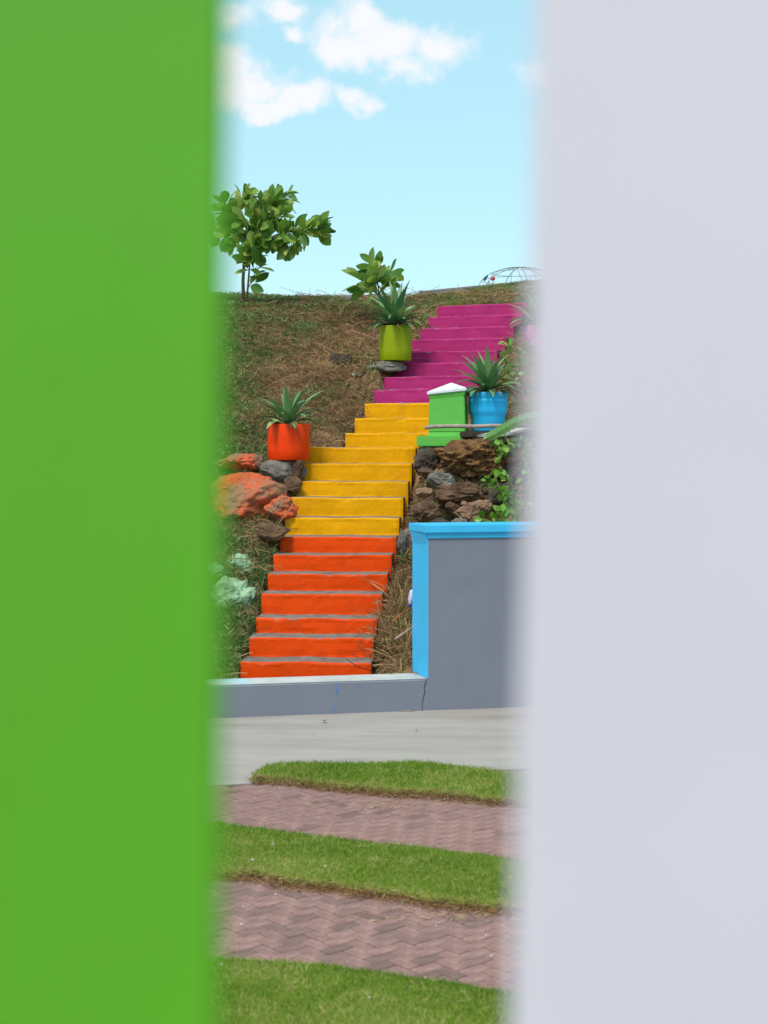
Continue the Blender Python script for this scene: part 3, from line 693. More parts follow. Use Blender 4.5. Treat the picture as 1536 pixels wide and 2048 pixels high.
potted('potted_agave', 577.5, 848, 920, 16.5, 85, 'orange', 'orange pot with sparse agave standing on the smooth grey boulder', 5, 26, 80, spread=1.0)
potted('potted_agave', 976, 785, 863, 16.75, 79, 'blue', 'sky blue ribbed pot with drooping agave behind the green pillar', 9, 42, 80,
       prof=[(0.80,0), (0.83,0.03), (0.86,0.36), (0.90,0.42), (0.97,0.50), (0.985,0.56), (0.975,0.74), (1.0,0.765), (1.0,0.80), (0.97,0.82), (0.97,0.845), (1.0,0.865), (1.005,0.97), (0.99,1.0), (0.94,1.0), (0.93,0.96), (0.92,0.8)])
potted('potted_agave', 1078, 652, 728, 19.3, 66, 'pink', 'pink pot with agave at the blurred edge of the white board', 12, 28, 78)
# cement footing under the lime pot, stone slab under the blue one
fb_ = P(785, 722, 18.75)
o = rock((fb_[0]-0.06, fb_[1]-0.02, fb_[2]-0.078), 0.50, 0.17, 0.50, M['cement'], 'rough cement footing under the lime green pot', 77, name='footing', flat=3, rough=0.1); o['category'] = 'footing'
sb = P(992, 863, 16.7)
o = from_bm('stone_slab', box_bm((sb[0]+0.05, sb[1], sb[2]-0.035), (0.95, 0.62, 0.07), 0.03, 0.012), M['rock_dark'], loc=(sb[0], sb[1], sb[2]-0.07)); tag(o, 'dark thin slab under the sky blue pot', 'slab')

# ------------------------------------------------------------------ green pillar with white cap
M['pgreen'] = mat('pillar_green_paint', lin(98,186,74), 0.55, 0.06, 2.5, 0.25, 22, stain=lin(80,150,58), stain_amt=0.4, stain_scale=3)
M['pwhite'] = mat('cap_white_paint', lin(226,226,230), 0.55, 0.03, 4, 0.15, 20, stain=lin(180,178,172), stain_amt=0.5, stain_scale=5)
D_P = 16.5; kp = D_P/FPX; pc = P(897, 893, D_P+0.22); RZ = math.radians(-8)
pil = thing('pillar', pc, 'bright green painted masonry pillar with white pyramid cap beside the stairs', 'pillar')
zp = lambda y: EYE-(y-HOR)/FPX*D_P
W = 72*kp
def frustum(c, w0, w1, z0, z1, rz, bev):
    bm = bmesh.new(); ca_, sa_ = math.cos(rz), math.sin(rz); vs_ = []
    for w, z in ((w0, z0), (w1, z1)):
        for x, y in ((-1,-1),(1,-1),(1,1),(-1,1)): vs_.append(bm.verts.new((c[0]+(ca_*x-sa_*y)*w/2, c[1]+(sa_*x+ca_*y)*w/2, z)))
    for f in ((3,2,1,0), (4,5,6,7), (0,1,5,4), (1,2,6,5), (2,3,7,6), (3,0,4,7)): bm.faces.new([vs_[i] for i in f])
    bmesh.ops.bevel(bm, geom=list(bm.edges), offset=bev, segments=2, affect='EDGES'); return bm
from_bm('shaft', frustum(pc, W*1.03, W*0.97, zp(864), zp(790), RZ, 0.008), M['pgreen'], pil)
bm = frustum(pc, W*0.985, W*1.04, zp(794), zp(783), RZ, 0.004)
for v in bm.verts: v.co.z += (v.co.x-pc[0])*0.09
from_bm('neck_moulding', bm, M['pgreen'], pil)
from_bm('base_moulding', frustum(pc, W*1.06, W*1.0, zp(874), zp(863), RZ, 0.006), M['pgreen'], pil)
plx = P(884, 880, D_P+0.2)
from_bm('plinth', box_bm((plx[0], plx[1], (zp(893)+zp(872))/2), (94*kp, W*1.16, zp(872)-zp(893)), RZ, 0.01), M['pgreen'], pil)
from_bm('footing', box_bm((plx[0]+0.02, plx[1]+0.02, zp(899)), (100*kp, W*1.1, 0.06), RZ+0.03, 0.015), M['cement'], pil)
cw = W*1.10; bm = bmesh.new(); ca_, sa_ = math.cos(RZ), math.sin(RZ); ring = []
for z in (zp(785), zp(779)):
    ring.append([bm.verts.new((pc[0]+(ca_*x-sa_*y)*cw/2, pc[1]+(sa_*x+ca_*y)*cw/2, z)) for x, y in ((-1,-1),(1,-1),(1,1),(-1,1))])
ap = bm.verts.new((pc[0]+0.03, pc[1], zp(764))); bm.faces.new(ring[0][::-1])
for i in range(4): bm.faces.new((ring[0][i], ring[0][(i+1) % 4], ring[1][(i+1) % 4], ring[1][i])); bm.faces.new((ring[1][i], ring[1][(i+1) % 4], ap))
bmesh.ops.bevel(bm, geom=list(bm.edges), offset=0.006, segments=2, affect='EDGES')
for v in bm.verts: v.co.z += (v.co.x-pc[0])*0.10
from_bm('cap', bm, M['pwhite'], pil)

# pole, board and serrated leaf lying on the ledge
M['wood'] = mat('weathered_wood', lin(150,134,122), 0.85, 0.2, 12, 0.6, 50, spec=0.15, col2=lin(176,160,146))
def tube_thing(name, pts, rad, m, label, cat, k=8, smooth=True):
    V, F = tube(pts, rad, k); base = np.mean(np.array(pts), 0); base[2] = min(p[2] for p in pts)
    o = build(name, V, F, m, loc=base, smooth=smooth); return tag(o, label, cat)
tube_thing('wooden_pole', [P(849,855.5,16.12), P(868,853,16.12), P(905,852,16.12), P(945,853,16.1), P(985,851.5,16.1), P(1030,852,16.1), P(1085,851,16.1)], [0.021,0.022,0.021,0.023,0.021,0.020,0.018], M['wood'], 'weathered round pole lying across the front of the green pillar', 'pole')
M['whiteboard'] = mat('bleached_board', lin(186,180,176), 0.85, 0.1, 9, 0.3, 40, stain=lin(130,122,116), stain_amt=0.5)
q0, q1, q2, q3 = P(955,870,16.15), P(1015,868,16.05), P(1090,846,16.55), P(1030,852,16.6)
bm = bmesh.new(); vv = [bm.verts.new(tuple(p)) for p in (q0,q1,q2,q3)]; fs = bm.faces.new(vv)
ex = bmesh.ops.extrude_face_region(bm, geom=[fs]); bmesh.ops.translate(bm, verts=[v for v in ex['geom'] if isinstance(v, bmesh.types.BMVert)], vec=(0,0,-0.022))
tag(from_bm('board', bm, M['whiteboard'], loc=q0-np.array((0,0,0.02))), 'bleached flat board lying beside the sky blue pot', 'board')
M['succ'] = mat('succulent_green', lin(84,128,62), 0.45, 0.15, 8, 0.2, 30, col2=lin(118,156,84))
ctr = [P(968,879,15.95), P(990,868,15.95), P(1010,856,15.97), P(1030,845,16.0), P(1055,836,16.02), P(1085,832,16.05)]
V, F = [], []; n_ = 34; cp = np.array(ctr)
for s in range(n_+1):
    t = s/n_*(len(ctr)-1); i0 = min(int(t), len(ctr)-2); p = cp[i0]*(1-(t-i0)) + cp[i0+1]*(t-i0); tg = cp[i0+1]-cp[i0]; tg = tg/np.linalg.norm(tg)
    nn = np.cross(tg, (0,-1,0)); nn = nn/np.linalg.norm(nn); ww = 0.05*min(1, 0.35+s/6)*(1 if s % 3 else 1.28)
    V += [p+nn*ww, p+np.array((0,-0.014,0)), p-nn*ww, p+np.array((0,0.014,0))]
    if s: a = 4*s; F += [(a-4,a-3,a+1,a), (a-3,a-2,a+2,a+1), (a-2,a-1,a+3,a+2), (a-1,a-4,a,a+3)]
tag(build('succulent_leaf', V, F, M['succ'], loc=P(968,880,15.95)), 'long serrated succulent leaf leaning over the bleached board', 'leaf')

# ------------------------------------------------------------------ broad-leaved sapling, shrub, leafy plants
def oval_leaf(name, m, w=0.46, cup=0.14, bendz=-0.15, tip=1.0, seg=6):
    """unit-length leaf along +X, its face towards +Z"""
    V, F = [], []
    for s in range(seg+1):
        t = s/seg; ww = w*math.sin(math.pi*min(1, t**1.25*0.97+0.015))**0.72*0.5 + (0.006 if s < seg else 0.0); z = bendz*t*t
        V += [(t, -ww, z+cup*ww), (t, -ww*0.5, z+cup*ww*0.3), (t, 0, z-0.02), (t, ww*0.5, z+cup*ww*0.3), (t, ww, z+cup*ww)]
        if s:
            a = 5*s
            for j in range(4): F.append((a-5+j, a-4+j, a+1+j, a+j))
    me = bpy.data.meshes.new(name); me.from_pydata(V, [], F); me.materials.append(m); me.polygons.foreach_set('use_smooth', np.ones(len(F), bool)); return me
def put_leaf(me, parent, org, pos, dirv, size, roll=0.0):
    x = Vector(dirv).normalized(); up = Vector((0,0,1)); y = up.cross(x)
    y = y.normalized() if y.length > 1e-3 else Vector((0,1,0)); z = x.cross(y); Mx = Matrix((x, y, z)).transposed().to_4x4()
    o = bpy.data.objects.new('leaf', me); COL.objects.link(o); o.parent = parent
    o.matrix_local = Matrix.Translation(Vector([float(v) for v in pos]) - org) @ Mx @ Matrix.Rotation(roll, 4, 'X') @ Matrix.Scale(size, 4)
    return o
M['broad'] = leaf_mat('broad_leaf', [(0, lin(80,122,48)), (0.4, lin(114,154,62)), (0.75, lin(154,182,80)), (1, lin(202,208,114))], 0.4, None, 0.42, 0.45)
M['bark'] = mat('pale_bark', lin(116,108,84), 0.9, 0.2, 20, 0.5, 60, spec=0.1)
M['greenstem'] = mat('green_stem', lin(92,116,56), 0.7, 0.15, 20, 0.2, 60)
LV = [oval_leaf('leaf', M['broad'], 0.58), oval_leaf('leaf', M['broad'], 0.54, 0.25, -0.3), oval_leaf('leaf', M['broad'], 0.62, 0.1, 0.1)]
def along(path, t):
    f = t*(len(path)-1); i = min(int(f), len(path)-2); return path[i]*(1-(f-i)) + path[i+1]*(f-i)
def woody(name, base_px, d, stems, twigs, label, cat, seed, size, group=None, meshes=LV, bias=(0,0,0), stem_mat='bark', rs=0.02):
    """stems: (points px with depth offset, r0, r1, leaf count, t0)"""
    r = random.Random(seed); b = P(*base_px, d); t = thing(name, b, label, cat, group)
    for q, (pts, r0, r1, nl, t0) in enumerate(stems):
        path = [P(x, y, d+dz) for x, y, dz in pts]; n = len(path)
        V, F = tube(path, [r0+(r1-r0)*i/(n-1) for i in range(n)], 7)
        br = build('trunk' if q == 0 else 'branch', V, F, M[stem_mat], t, smooth=True)
        for i in range(nl):
            tt = t0 + (1-t0)*(i+r.random())/nl; p = along(path, tt)
            ax = np.array(along(path, min(1, tt+0.1)))-np.array(along(path, max(0, tt-0.1))); ax = ax/(np.linalg.norm(ax)+1e-9)
            rv = np.array((r.gauss(0,1), r.gauss(0,1), r.gauss(0,1))); rv -= ax*rv.dot(ax)*0.6; rv[1] *= 0.7; rv /= np.linalg.norm(rv)
            up_or_down = 0.55 if r.random() < 0.5 else -0.55
            dv = rv + ax*(0.45+0.5*tt) + np.array(bias) + np.array((0,0,up_or_down))
            put_leaf(r.choice(meshes), br, t.location, p+rv*r.uniform(0.0, rs*3), dv, size*r.uniform(0.75, 1.15), r.uniform(-1.3, 1.3))
    return t
woody('sapling', (486,605), 21.3, [
  ([(487,606,0),(486,560,0),(489,510,0.02),(497,460,0),(516,420,-0.05),(540,396,-0.1)], 0.028, 0.009, 62, 0.46),
  ([(493,604,-0.1),(497,560,-0.1),(500,520,-0.1),(512,480,-0.2)], 0.018, 0.008, 34, 0.5),
  ([(500,505,-0.1),(535,478,-0.2),(575,464,-0.3),(615,460,-0.35),(648,458,-0.35)], 0.014, 0.006, 66, 0.16),
  ([(489,520,0),(474,480,0.1),(462,440,0.2),(450,405,0.2)], 0.014, 0.006, 46, 0.25),
  ([(492,480,0),(460,465,0.1),(425,455,0.25),(385,450,0.3)], 0.014, 0.006, 44, 0.2),
  ([(516,420,-0.05),(550,402,0.1),(580,392,0.2)], 0.009, 0.005, 32, 0.1),
  ([(492,490,0),(515,460,-0.2),(545,440,-0.25),(570,430,-0.25)], 0.010, 0.005, 30, 0.1),
  ([(490,500,0),(505,500,0.2),(530,497,0.25),(560,495,0.2)], 0.009, 0.005, 16, 0.15),
  ([(497,460,0),(480,425,0.1),(485,400,0.1),(500,388,0.05)], 0.010, 0.005, 28, 0.1),
  ([(575,464,-0.3),(585,480,-0.3),(580,500,-0.3)], 0.006, 0.004, 12, 0.1),
  ([(497,575,-0.1),(505,560,-0.2),(512,535,-0.25),(524,522,-0.3)], 0.007, 0.004, 11, 0.1),
  ], [], 'broad-leaved sapling with two thin stems on the crest of the bank', 'tree', 4, 0.235)
woody('shrub', (757,612), 20.4, [
  ([(757,614,0),(757,580,0),(754,550,0.02),(748,520,0)], 0.012, 0.005, 20, 0.25),
  ([(757,590,0),(768,565,0.1),(780,540,0.15)], 0.008, 0.004, 11, 0.2),
  ([(757,590,0),(735,575,-0.1),(718,555,-0.15)], 0.008, 0.004, 11, 0.2),
  ([(757,585,0),(744,560,-0.2),(732,535,-0.3)], 0.007, 0.004, 8, 0.4),
  ], [], 'small broad-leaved shrub rising behind the lime green pot', 'shrub', 8, 0.26, stem_mat='greenstem')
M['bright'] = leaf_mat('bright_round_leaf', [(0, lin(84,136,40)), (0.5, lin(118,168,54)), (1, lin(162,196,84))], 0.4, None, 0.3, 0.4)
RV = [oval_leaf('leaf', M['bright'], 0.8, 0.2, -0.15, seg=5), oval_leaf('leaf', M['bright'], 0.7, 0.3, 0.1, seg=5)]
woody('leafy_shrub', (1015,1062), 14.7, [
  ([(1015,1066,0),(1010,1030,0),(1005,990,-0.05),(990,955,-0.1)], 0.010, 0.004, 26, 0.2),
  ([(1020,1060,0.1),(1030,1010,0.1),(1024,970,0.05),(1010,940,0)], 0.010, 0.004, 26, 0.15),
  ([(1012,1050,0),(990,1045,-0.1),(968,1040,-0.2)], 0.007, 0.003, 20, 0.2),
  ([(1018,1055,-0.1),(1005,1040,-0.2),(1000,1025,-0.25)], 0.007, 0.003, 20, 0.1),
  ([(1030,1050,0.2),(1055,1000,0.2),(1060,940,0.1)], 0.009, 0.004, 30, 0.1),
  ([(1005,990,0),(985,960,-0.1),(975,953,-0.15)], 0.005, 0.003, 9, 0.3),
  ], [], 'bright green round-leaved shrub among the rocks above the blue coping', 'shrub', 21, 0.075, meshes=RV, stem_mat='greenstem')
woody('leafy_shrub', (1050,930), 16.0, [
  ([(1050,935,0),(1035,905,-0.1),(1010,890,-0.2),(1000,893,-0.22)], 0.007, 0.003, 18, 0.3),
  ([(1052,930,0),(1050,900,0),(1040,880,-0.1)], 0.007, 0.003, 18, 0.2),
  ([(1010,893,-0.2),(1006,905,-0.25),(1003,915,-0.25)], 0.004, 0.003, 4, 0.3),
  ], [], 'round-leaved shrub sprig hanging over the ochre boulder by the board', 'shrub', 22, 0.085, meshes=RV, stem_mat='greenstem')
woody('leafy_shrub', (1030,770), 18.2, [
  ([(1030,775,0),(1022,740,0),(1018,700,0),(1014,680,0)], 0.010, 0.004, 26, 0.15),
  ([(1034,775,0.1),(1040,730,0),(1044,690,0)], 0.010, 0.004, 26, 0.15),
  ([(1030,770,-0.1),(1015,755,-0.2),(1008,740,-0.2)], 0.006, 0.003, 14, 0.15),
  ], [], 'small-leaved shrub beside the magenta steps above the blue pot', 'shrub', 23, 0.085, stem_mat='greenstem')

# ------------------------------------------------------------------ skyline: low wall and wire dome
M['farwall'] = mat('far_wall_grey', lin(120,122,124), 0.9, 0.1, 3, 0.2, 20)
fa, fbb = P(838,582,25.0), P(1180,549,25.0)
bm = bmesh.new(); vv = []
for p in (fa, fbb):
    for dy in (0, 0.18):
        for dz in (0, -0.7): vv.append(bm.verts.new((p[0], p[1]+dy, p[2]+dz)))
for f in ((0,2,3,1), (0,1,5,4), (4,5,7,6), (6,7,3,2), (0,4,6,2), (1,3,7,5)): bm.faces.new([vv[i] for i in f])
bmesh.ops.bevel(bm, geom=list(bm.edges), offset=0.01, segments=1, affect='EDGES')
tag(from_bm('parapet', bm, M['farwall'], loc=(fa[0], fa[1], fa[2]-0.7)), 'low grey sloping parapet on the skyline at the hilltop', 'wall')
M['wire'] = mat('grey_wire', lin(132,138,140), 0.6, 0.1, 5, 0)
DD = 33.0; kd = DD/FPX; dc = P(1040, 575, DD); RX, RH = 82*kd, 40*kd
dome = thing('wire_dome', dc, 'arched wire climbing frame showing above the skyline parapet', 'frame')
def hoop(name, pts, r=0.008): V, F = tube(pts, r, 5); build(name, V, F, M['wire'], dome, smooth=True)
for i in range(5):
    a = math.pi*(i/5) ; hoop('hoop', [(dc[0]+RX*math.cos(b)*math.cos(a), dc[1]+RX*math.cos(b)*math.sin(a), dc[2]+RH*math.sin(b)) for b in np.linspace(0, math.pi, 22)])
for hgt in (0.35, 0.72):
    rr = RX*math.sqrt(1-hgt**2); hoop('ring', [(dc[0]+rr*math.cos(b), dc[1]+rr*math.sin(b), dc[2]+RH*hgt) for b in np.linspace(0, 2*math.pi, 30)], 0.006)
M['red'] = mat('red_plastic', lin(222,60,60), 0.4, 0.05, 5, 0); M['navy'] = mat('navy_cloth', lin(66,84,96), 0.7, 0.1, 5, 0)
rp = P(986, 557, DD-0.3)
V, F = lathe(rp, [(0.0,-0.05)]+[(0.05*math.sin(a), -0.05*math.cos(a)) for a in np.linspace(0.2, math.pi-0.2, 10)]+[(0.0,0.05)], 14); V2, F2 = tube([rp+np.array((0,0,-0.05)), rp+np.array((0,0,-0.25))], 0.008, 6)
V, F = list(V), list(F); n0 = len(V); V += V2; F += [tuple(i+n0 for i in f) for f in F2]
tag(build('red_ball', V, F, M['red'], loc=rp-np.array((0,0,0.25)), smooth=True), 'small round red marker in front of the wire frame', 'marker')
np_ = P(971, 556, DD-0.3)
tube_thing('dark_flag', [np_+np.array((-0.03,0,-0.06)), np_+np.array((0.0,0,0.0)), np_+np.array((0.05,0,0.06))], [0.02,0.035,0.015], M['navy'], 'small dark rolled cloth on the wire frame left of the red marker', 'cloth')

# ------------------------------------------------------------------ litter and small debris
M['clear'] = mat('cloudy_plastic', lin(176,184,206), 0.25, 0.05, 6, 0.1, 12, spec=0.5); M['capblue'] = mat('blue_plastic', lin(40,62,190), 0.35, 0.05, 5, 0)
bc = on_hill(816, 1215); bc = P(819, 1213, 13.5)
bt = thing('plastic_bottle', bc, 'small plastic bottle with blue cap lying cap-down beside the blue wall end', 'bottle')
ax = (P(824,1188,13.55)-bc); ax = ax/np.linalg.norm(ax); Lb = 0.16
V, F = tube([bc, bc+ax*0.02], [0.013,0.013], 12); build('cap', V, F, M['capblue'], bt, smooth=False)
V, F = tube([bc+ax*s_ for s_ in (0.018,0.03,0.05,0.065,0.10,0.13,0.15,0.16)], [0.011,0.012,0.024,0.029,0.027,0.029,0.029,0.02], 12); build('bottle_body', V, F, M['clear'], bt, smooth=True)
M['straw'] = mat('orange_plastic', lin(226,110,40), 0.4, 0.05, 5, 0)
tube_thing('drinking_straw', [P(786,1243,13.42), P(808,1222,13.5)], 0.004, M['straw'], 'thin orange drinking straw in the dry grass by the wall end', 'straw', 6)
tube_thing('dead_branch', [P(790,1279,13.3), P(803,1270,13.34), P(815,1262,13.4), P(828,1252,13.5)], [0.012,0.014,0.011,0.008], M['wood'], 'short bleached dead branch against the foot of the blue wall end', 'branch')
tube_thing('dry_twig', [P(692,1316,13.08), P(705,1327,13.06), P(722,1336,13.08), P(745,1343,13.12)], [0.003,0.004,0.004,0.003], M['deadleaf'], 'thin dark twig lying across the lowest orange step', 'twig', 5)
M['paper'] = mat('pale_litter', lin(205,205,205), 0.7, 0.05, 10, 0.2, 30)
def crumple(c, s, m, label, cat, name, seed):
    r = random.Random(seed); n = 6; V, F = [], []
    for i in range(n+1):
        for j in range(n+1): V.append((c[0]+(i/n-0.5)*s*1.6+r.gauss(0, s*0.05), c[1]+(j/n-0.5)*s+r.gauss(0, s*0.05), c[2]+s*0.12+r.gauss(0, s*0.10)))
    for i in range(n):
        for j in range(n): a = i*(n+1)+j; F.append((a, a+n+1, a+n+2, a+1))
    return tag(build(name, V, F, m, loc=c), label, cat)
crumple(on_hill(717,752), 0.11, M['paper'], 'crumpled white litter in the dry grass left of the magenta steps', 'litter', 'crumpled_paper', 1)
crumple(on_hill(753,625), 0.07, M['paper'], 'scrap of white litter left of the lime pot agave', 'litter', 'crumpled_paper', 2)
crumple(on_hill(595,645), 0.06, M['paper'], 'small pale litter scrap high on the dry bank below the sapling', 'litter', 'crumpled_paper', 3)
FL = oval_leaf('fallen_leaf', M['deadleaf'], 0.5, 0.5, 0.2)
for (x, y, s, lab) in ((646,1444,0.06,'curled brown fallen leaf on the concrete near the low wall'), (829,1463,0.028,'tiny dark fallen leaf on the concrete below the tall wall'), (627,1473,0.026,'tiny dark leaf scrap on the concrete toward the green board')):
    g = G(x, y); o = bpy.data.objects.new('fallen_leaf', FL); COL.objects.link(o); o.location = (g[0], g[1], 0.012); o.scale = (s,)*3; o.rotation_euler = (0.2, 0, x); tag(o, lab, 'leaf')
g = G(812, 1421); bm = bmesh.new(); bmesh.ops.create_uvsphere(bm, u_segments=24, v_segments=8, radius=1)
for v in bm.verts: v.co = Vector((g[0]+v.co.x*0.085*(1+0.15*mnoise.noise(v.co*2)), g[1]+v.co.y*0.06-0.0, 0.002+max(v.co.z, -0.2)*0.012))
tag(from_bm('cement_patch', bm, M['cement'], loc=(g[0], g[1], 0), smooth=True), 'flat lump of dried cement at the foot of the wall crack', 'cement')

# ------------------------------------------------------------------ dry grass and weeds on the bank
M['weed'] = leaf_mat('green_weed', [(0, lin(70,92,48)), (0.45, lin(110,132,72)), (0.8, lin(148,160,94)), (1, lin(190,188,120))], 0.55, 'tint', 0.3, 0.3)
def scatter(n, xr=(-4.0, 3.0), yr=(13.05, 24.0)):
    n = int(n*1.23); x = rng.uniform(*xr, n); y = rng.uniform(*yr, n); px_ = 768+x/y*FPX
    k = (px_ > 270) & (px_ < 1210); x, y = x[k], y[k]
    Yl, u, hw = corridor(x, y); k = (np.abs(u)-hw > 0.03) | (Yl > 20.62) | (y < 13.1); x, y, u, hw = x[k], y[k], u[k], hw[k]
    k = ~((u-hw > 0.02) & (u-hw < 1.6) & (y > 16.0) & (y < 17.3))
    k &= y > 13.05 + 0.2*(x-0.2)
    return x[k], y[k], u[k], hw[k]
def slope_dir(x, y):
    e = 0.05; gx_ = (hill(x+e, y, False)-hill(x-e, y, False))/(2*e); gy_ = (hill(x, y+e, False)-hill(x, y-e, False))/(2*e); return np.clip(gx_, -1.5, 1.5), np.clip(gy_, -1.5, 1.5)
def green_amount(x, y):
    g = fbm(x, y, 0.8, 60)*0.6 + fbm(x, y, 2.6, 70)*0.4
    px_ = 768+x/y*FPX
    return g + 0.03 + 0.28*sstep(580, 440, px_)*np.where(px_ < 600, 1, 0) + 0.10*sstep(1350, 1000, HOR+(EYE-hill(x,y,False))/y*FPX)*0 + 0.02*sstep(21.0, 22.5, y)*sstep(0.3, 0.9, x)
# tangled dry stalks lying on the bank
x, y, u, hw = scatter(90000); ga = green_amount(x, y); k = rng.random(len(x)) > np.clip((ga-0.42)*2.6, 0, 0.8); x, y = x[k], y[k]
rk = fbm(x, y, 1.6, 90); k = rk > 0.33; x, y = x[k], y[k]
z = hill(x, y); gx_, gy_ = slope_dir(x, y); n = len(x); az = rng.uniform(0, 2*np.pi, n); dx, dy = np.cos(az), np.sin(az)
dv = np.c_[dx, dy, dx*gx_+dy*gy_ + rng.uniform(0.0, 0.5, n)]
tint = np.clip(0.38 + (fbm(x, y, 1.1, 95)-0.5)*0.9 + rng.normal(0, 0.2, n), 0, 1)
ln_ = rng.uniform(0.08, 0.30, n)*np.where(rng.random(n) < 0.05, 1.8, 1)
d_ = ribbons('dry_grass', np.c_[x, y, z-0.01], dv, ln_, rng.uniform(0.003, 0.0085, n), tint, 4, rng.normal(size=(n,3))*np.array([0.06,0.06,0.015])*(ln_/0.2)[:,None], M['dry'], lift=rng.uniform(0.0, 0.05, n))
tag(d_, 'tangled dry brown grass and dead stalks matted over the bank', 'grass')
# upright dry tufts
x, y, u, hw = scatter(46000); k = (fbm(x, y, 2.2, 110) > 0.50); x, y = x[k], y[k]; z = hill(x, y); n = len(x)
dv = np.c_[rng.normal(0, 0.45, n), rng.normal(-0.15, 0.45, n), np.ones(n)]
d_ = ribbons('dry_tufts', np.c_[x, y, z-0.01], dv, rng.uniform(0.05, 0.16, n), rng.uniform(0.003, 0.006, n), np.clip(rng.normal(0.5, 0.22, n), 0, 1), 3, rng.normal(size=(n,3))*np.array([0.04,0.04,0.0])+np.array([0,0,-0.03]), M['dry'])
tag(d_, 'thin upright tufts of straw coloured grass on the bank', 'grass')
# green weeds: small leaves in patches
x, y, u, hw = scatter(190000); ga = green_amount(x, y); pr = np.clip((ga-0.43)*3.2, 0.02, 0.95); k = rng.random(len(x)) < pr; x, y, ga = x[k], y[k], ga[k]; n = len(x)
z = hill(x, y) + rng.random(n)*0.05 + 0.09*np.clip(ga-0.5, 0, 0.5)*rng.random(n)*2
az = rng.uniform(0, 2*np.pi, n); dv = np.c_[np.cos(az), np.sin(az)-0.3, rng.uniform(0.0, 0.9, n)]
d_ = ribbons('green_weeds', np.c_[x, y, z], dv, rng.uniform(0.025, 0.065, n), rng.uniform(0.010, 0.024, n), np.clip(0.42+(fbm(x, y, 2.0, 130)-0.5)*0.8+rng.normal(0, 0.18, n), 0, 1), 2, rng.normal(size=(n,3))*0.008, M['weed'])
tag(d_, 'low green weeds creeping in patches over the bank', 'weeds')
# long green blades
x, y, u, hw = scatter(70000); ga = green_amount(x, y); k = rng.random(len(x)) < np.clip((ga-0.40)*1.6, 0.02, 0.7); x, y = x[k], y[k]; n = len(x); z = hill(x, y)
dv = np.c_[rng.normal(0, 0.5, n), rng.normal(-0.2, 0.5, n), np.ones(n)]
d_ = ribbons('green_grass', np.c_[x, y, z-0.01], dv, rng.uniform(0.05, 0.17, n), rng.uniform(0.004, 0.008, n), np.clip(rng.normal(0.55, 0.2, n), 0, 1), 3, rng.normal(size=(n,3))*np.array([0.04,0.04,0.0])+np.array([0,0,-0.025]), M['weed'])
tag(d_, 'thin green grass blades growing between the weeds on the bank', 'grass')

# volume clumps: bushy weeds by the orange steps, heaped straw against the wall end
def clumps(name, spots, per, m, lo, hi, w0, w1, tmean, label, cat, straw=False):
    Bs, Ds = [], []
    for (px_, py_, rx, rz_) in spots:
        g = on_hill(px_, py_); n = int(per*rx*rz_/0.04)
        v = rng.normal(size=(n,3)); v /= np.linalg.norm(v, axis=1, keepdims=True); rad = rng.random(n)**0.4
        Bs.append(g + np.array((0,0.05,0)) + v*rad[:,None]*np.array((rx, rx, rz_))); Ds.append(v*0.8 + rng.normal(size=(n,3))*0.7 + np.array((0,0,0.15)))
    b = np.concatenate(Bs); dv = np.concatenate(Ds); n = len(b)
    b[:,2] = np.maximum(b[:,2], hill(b[:,0], b[:,1])-0.01)
    _, u, hw = corridor(b[:,0], b[:,1]); k = (np.abs(u)-hw > (-0.02 if straw else 0.0)) & (b[:,1] > 13.03+0.2*(b[:,0]-0.2)); b, dv = b[k], dv[k]; n = len(b)
    o = ribbons(name, b, dv, rng.uniform(lo, hi, n), rng.uniform(w0, w1, n), np.clip(rng.normal(tmean, 0.22, n), 0, 1), 4 if straw else 2, rng.normal(size=(n,3))*(0.05 if straw else 0.01), M[m], lift=(rng.uniform(0, 0.03, n) if straw else None))
    return tag(o, label, cat)
clumps('weed_bushes', [(535,1120,0.13,0.12), (520,1165,0.12,0.14), (528,1210,0.10,0.10), (495,1255,0.15,0.10), (470,1290,0.16,0.10), (500,1320,0.12,0.08), (440,1250,0.2,0.14), (450,1330,0.2,0.08), (470,1090,0.14,0.08), (430,1080,0.2,0.1), (545,1092,0.08,0.08), (850,985,0.10,0.07), (868,1010,0.08,0.05), (812,1130,0.07,0.12), (800,1170,0.07,0.08), (835,1040,0.10,0.06), (455,700,0.2,0.08), (440,800,0.22,0.1), (470,860,0.18,0.08), (640,775,0.10,0.04), (690,870,0.12,0.05), (1000,900,0.08,0.05)], 1900, 'weed', 0.02, 0.055, 0.006, 0.016, 0.30, 'dark bushy weeds crowding beside the orange steps and rocks', 'weeds')
clumps('straw_heaps', [(790,1200,0.10,0.08), (800,1240,0.12,0.08), (785,1280,0.13,0.08), (800,1310,0.12,0.07), (775,1325,0.13,0.06), (755,1335,0.10,0.04), (800,1225,0.12,0.1), (790,1260,0.13,0.1), (770,1300,0.12,0.08), (812,1290,0.1,0.1), (815,1330,0.1,0.06), (860,1000,0.1,0.04), (535,1085,0.1,0.05)], 430, 'dry', 0.10, 0.34, 0.004, 0.009, 0.48, 'heaped tangled straw piled beside the steps and up the bank', 'straw', True)
clumps('dry_mats', [(640,760,0.25,0.05), (600,800,0.25,0.05), (700,800,0.2,0.05), (560,700,0.25,0.05), (660,700,0.25,0.05), (520,760,0.25,0.06), (740,690,0.2,0.05), (700,840,0.16,0.04), (650,850,0.14,0.05), (560,640,0.3,0.05), (680,640,0.3,0.05), (520,840,0.15,0.05)], 900, 'dry', 0.05, 0.18, 0.0025, 0.0055, 0.42, 'matted fine dead grass in low heaps up the bank', 'straw', True)
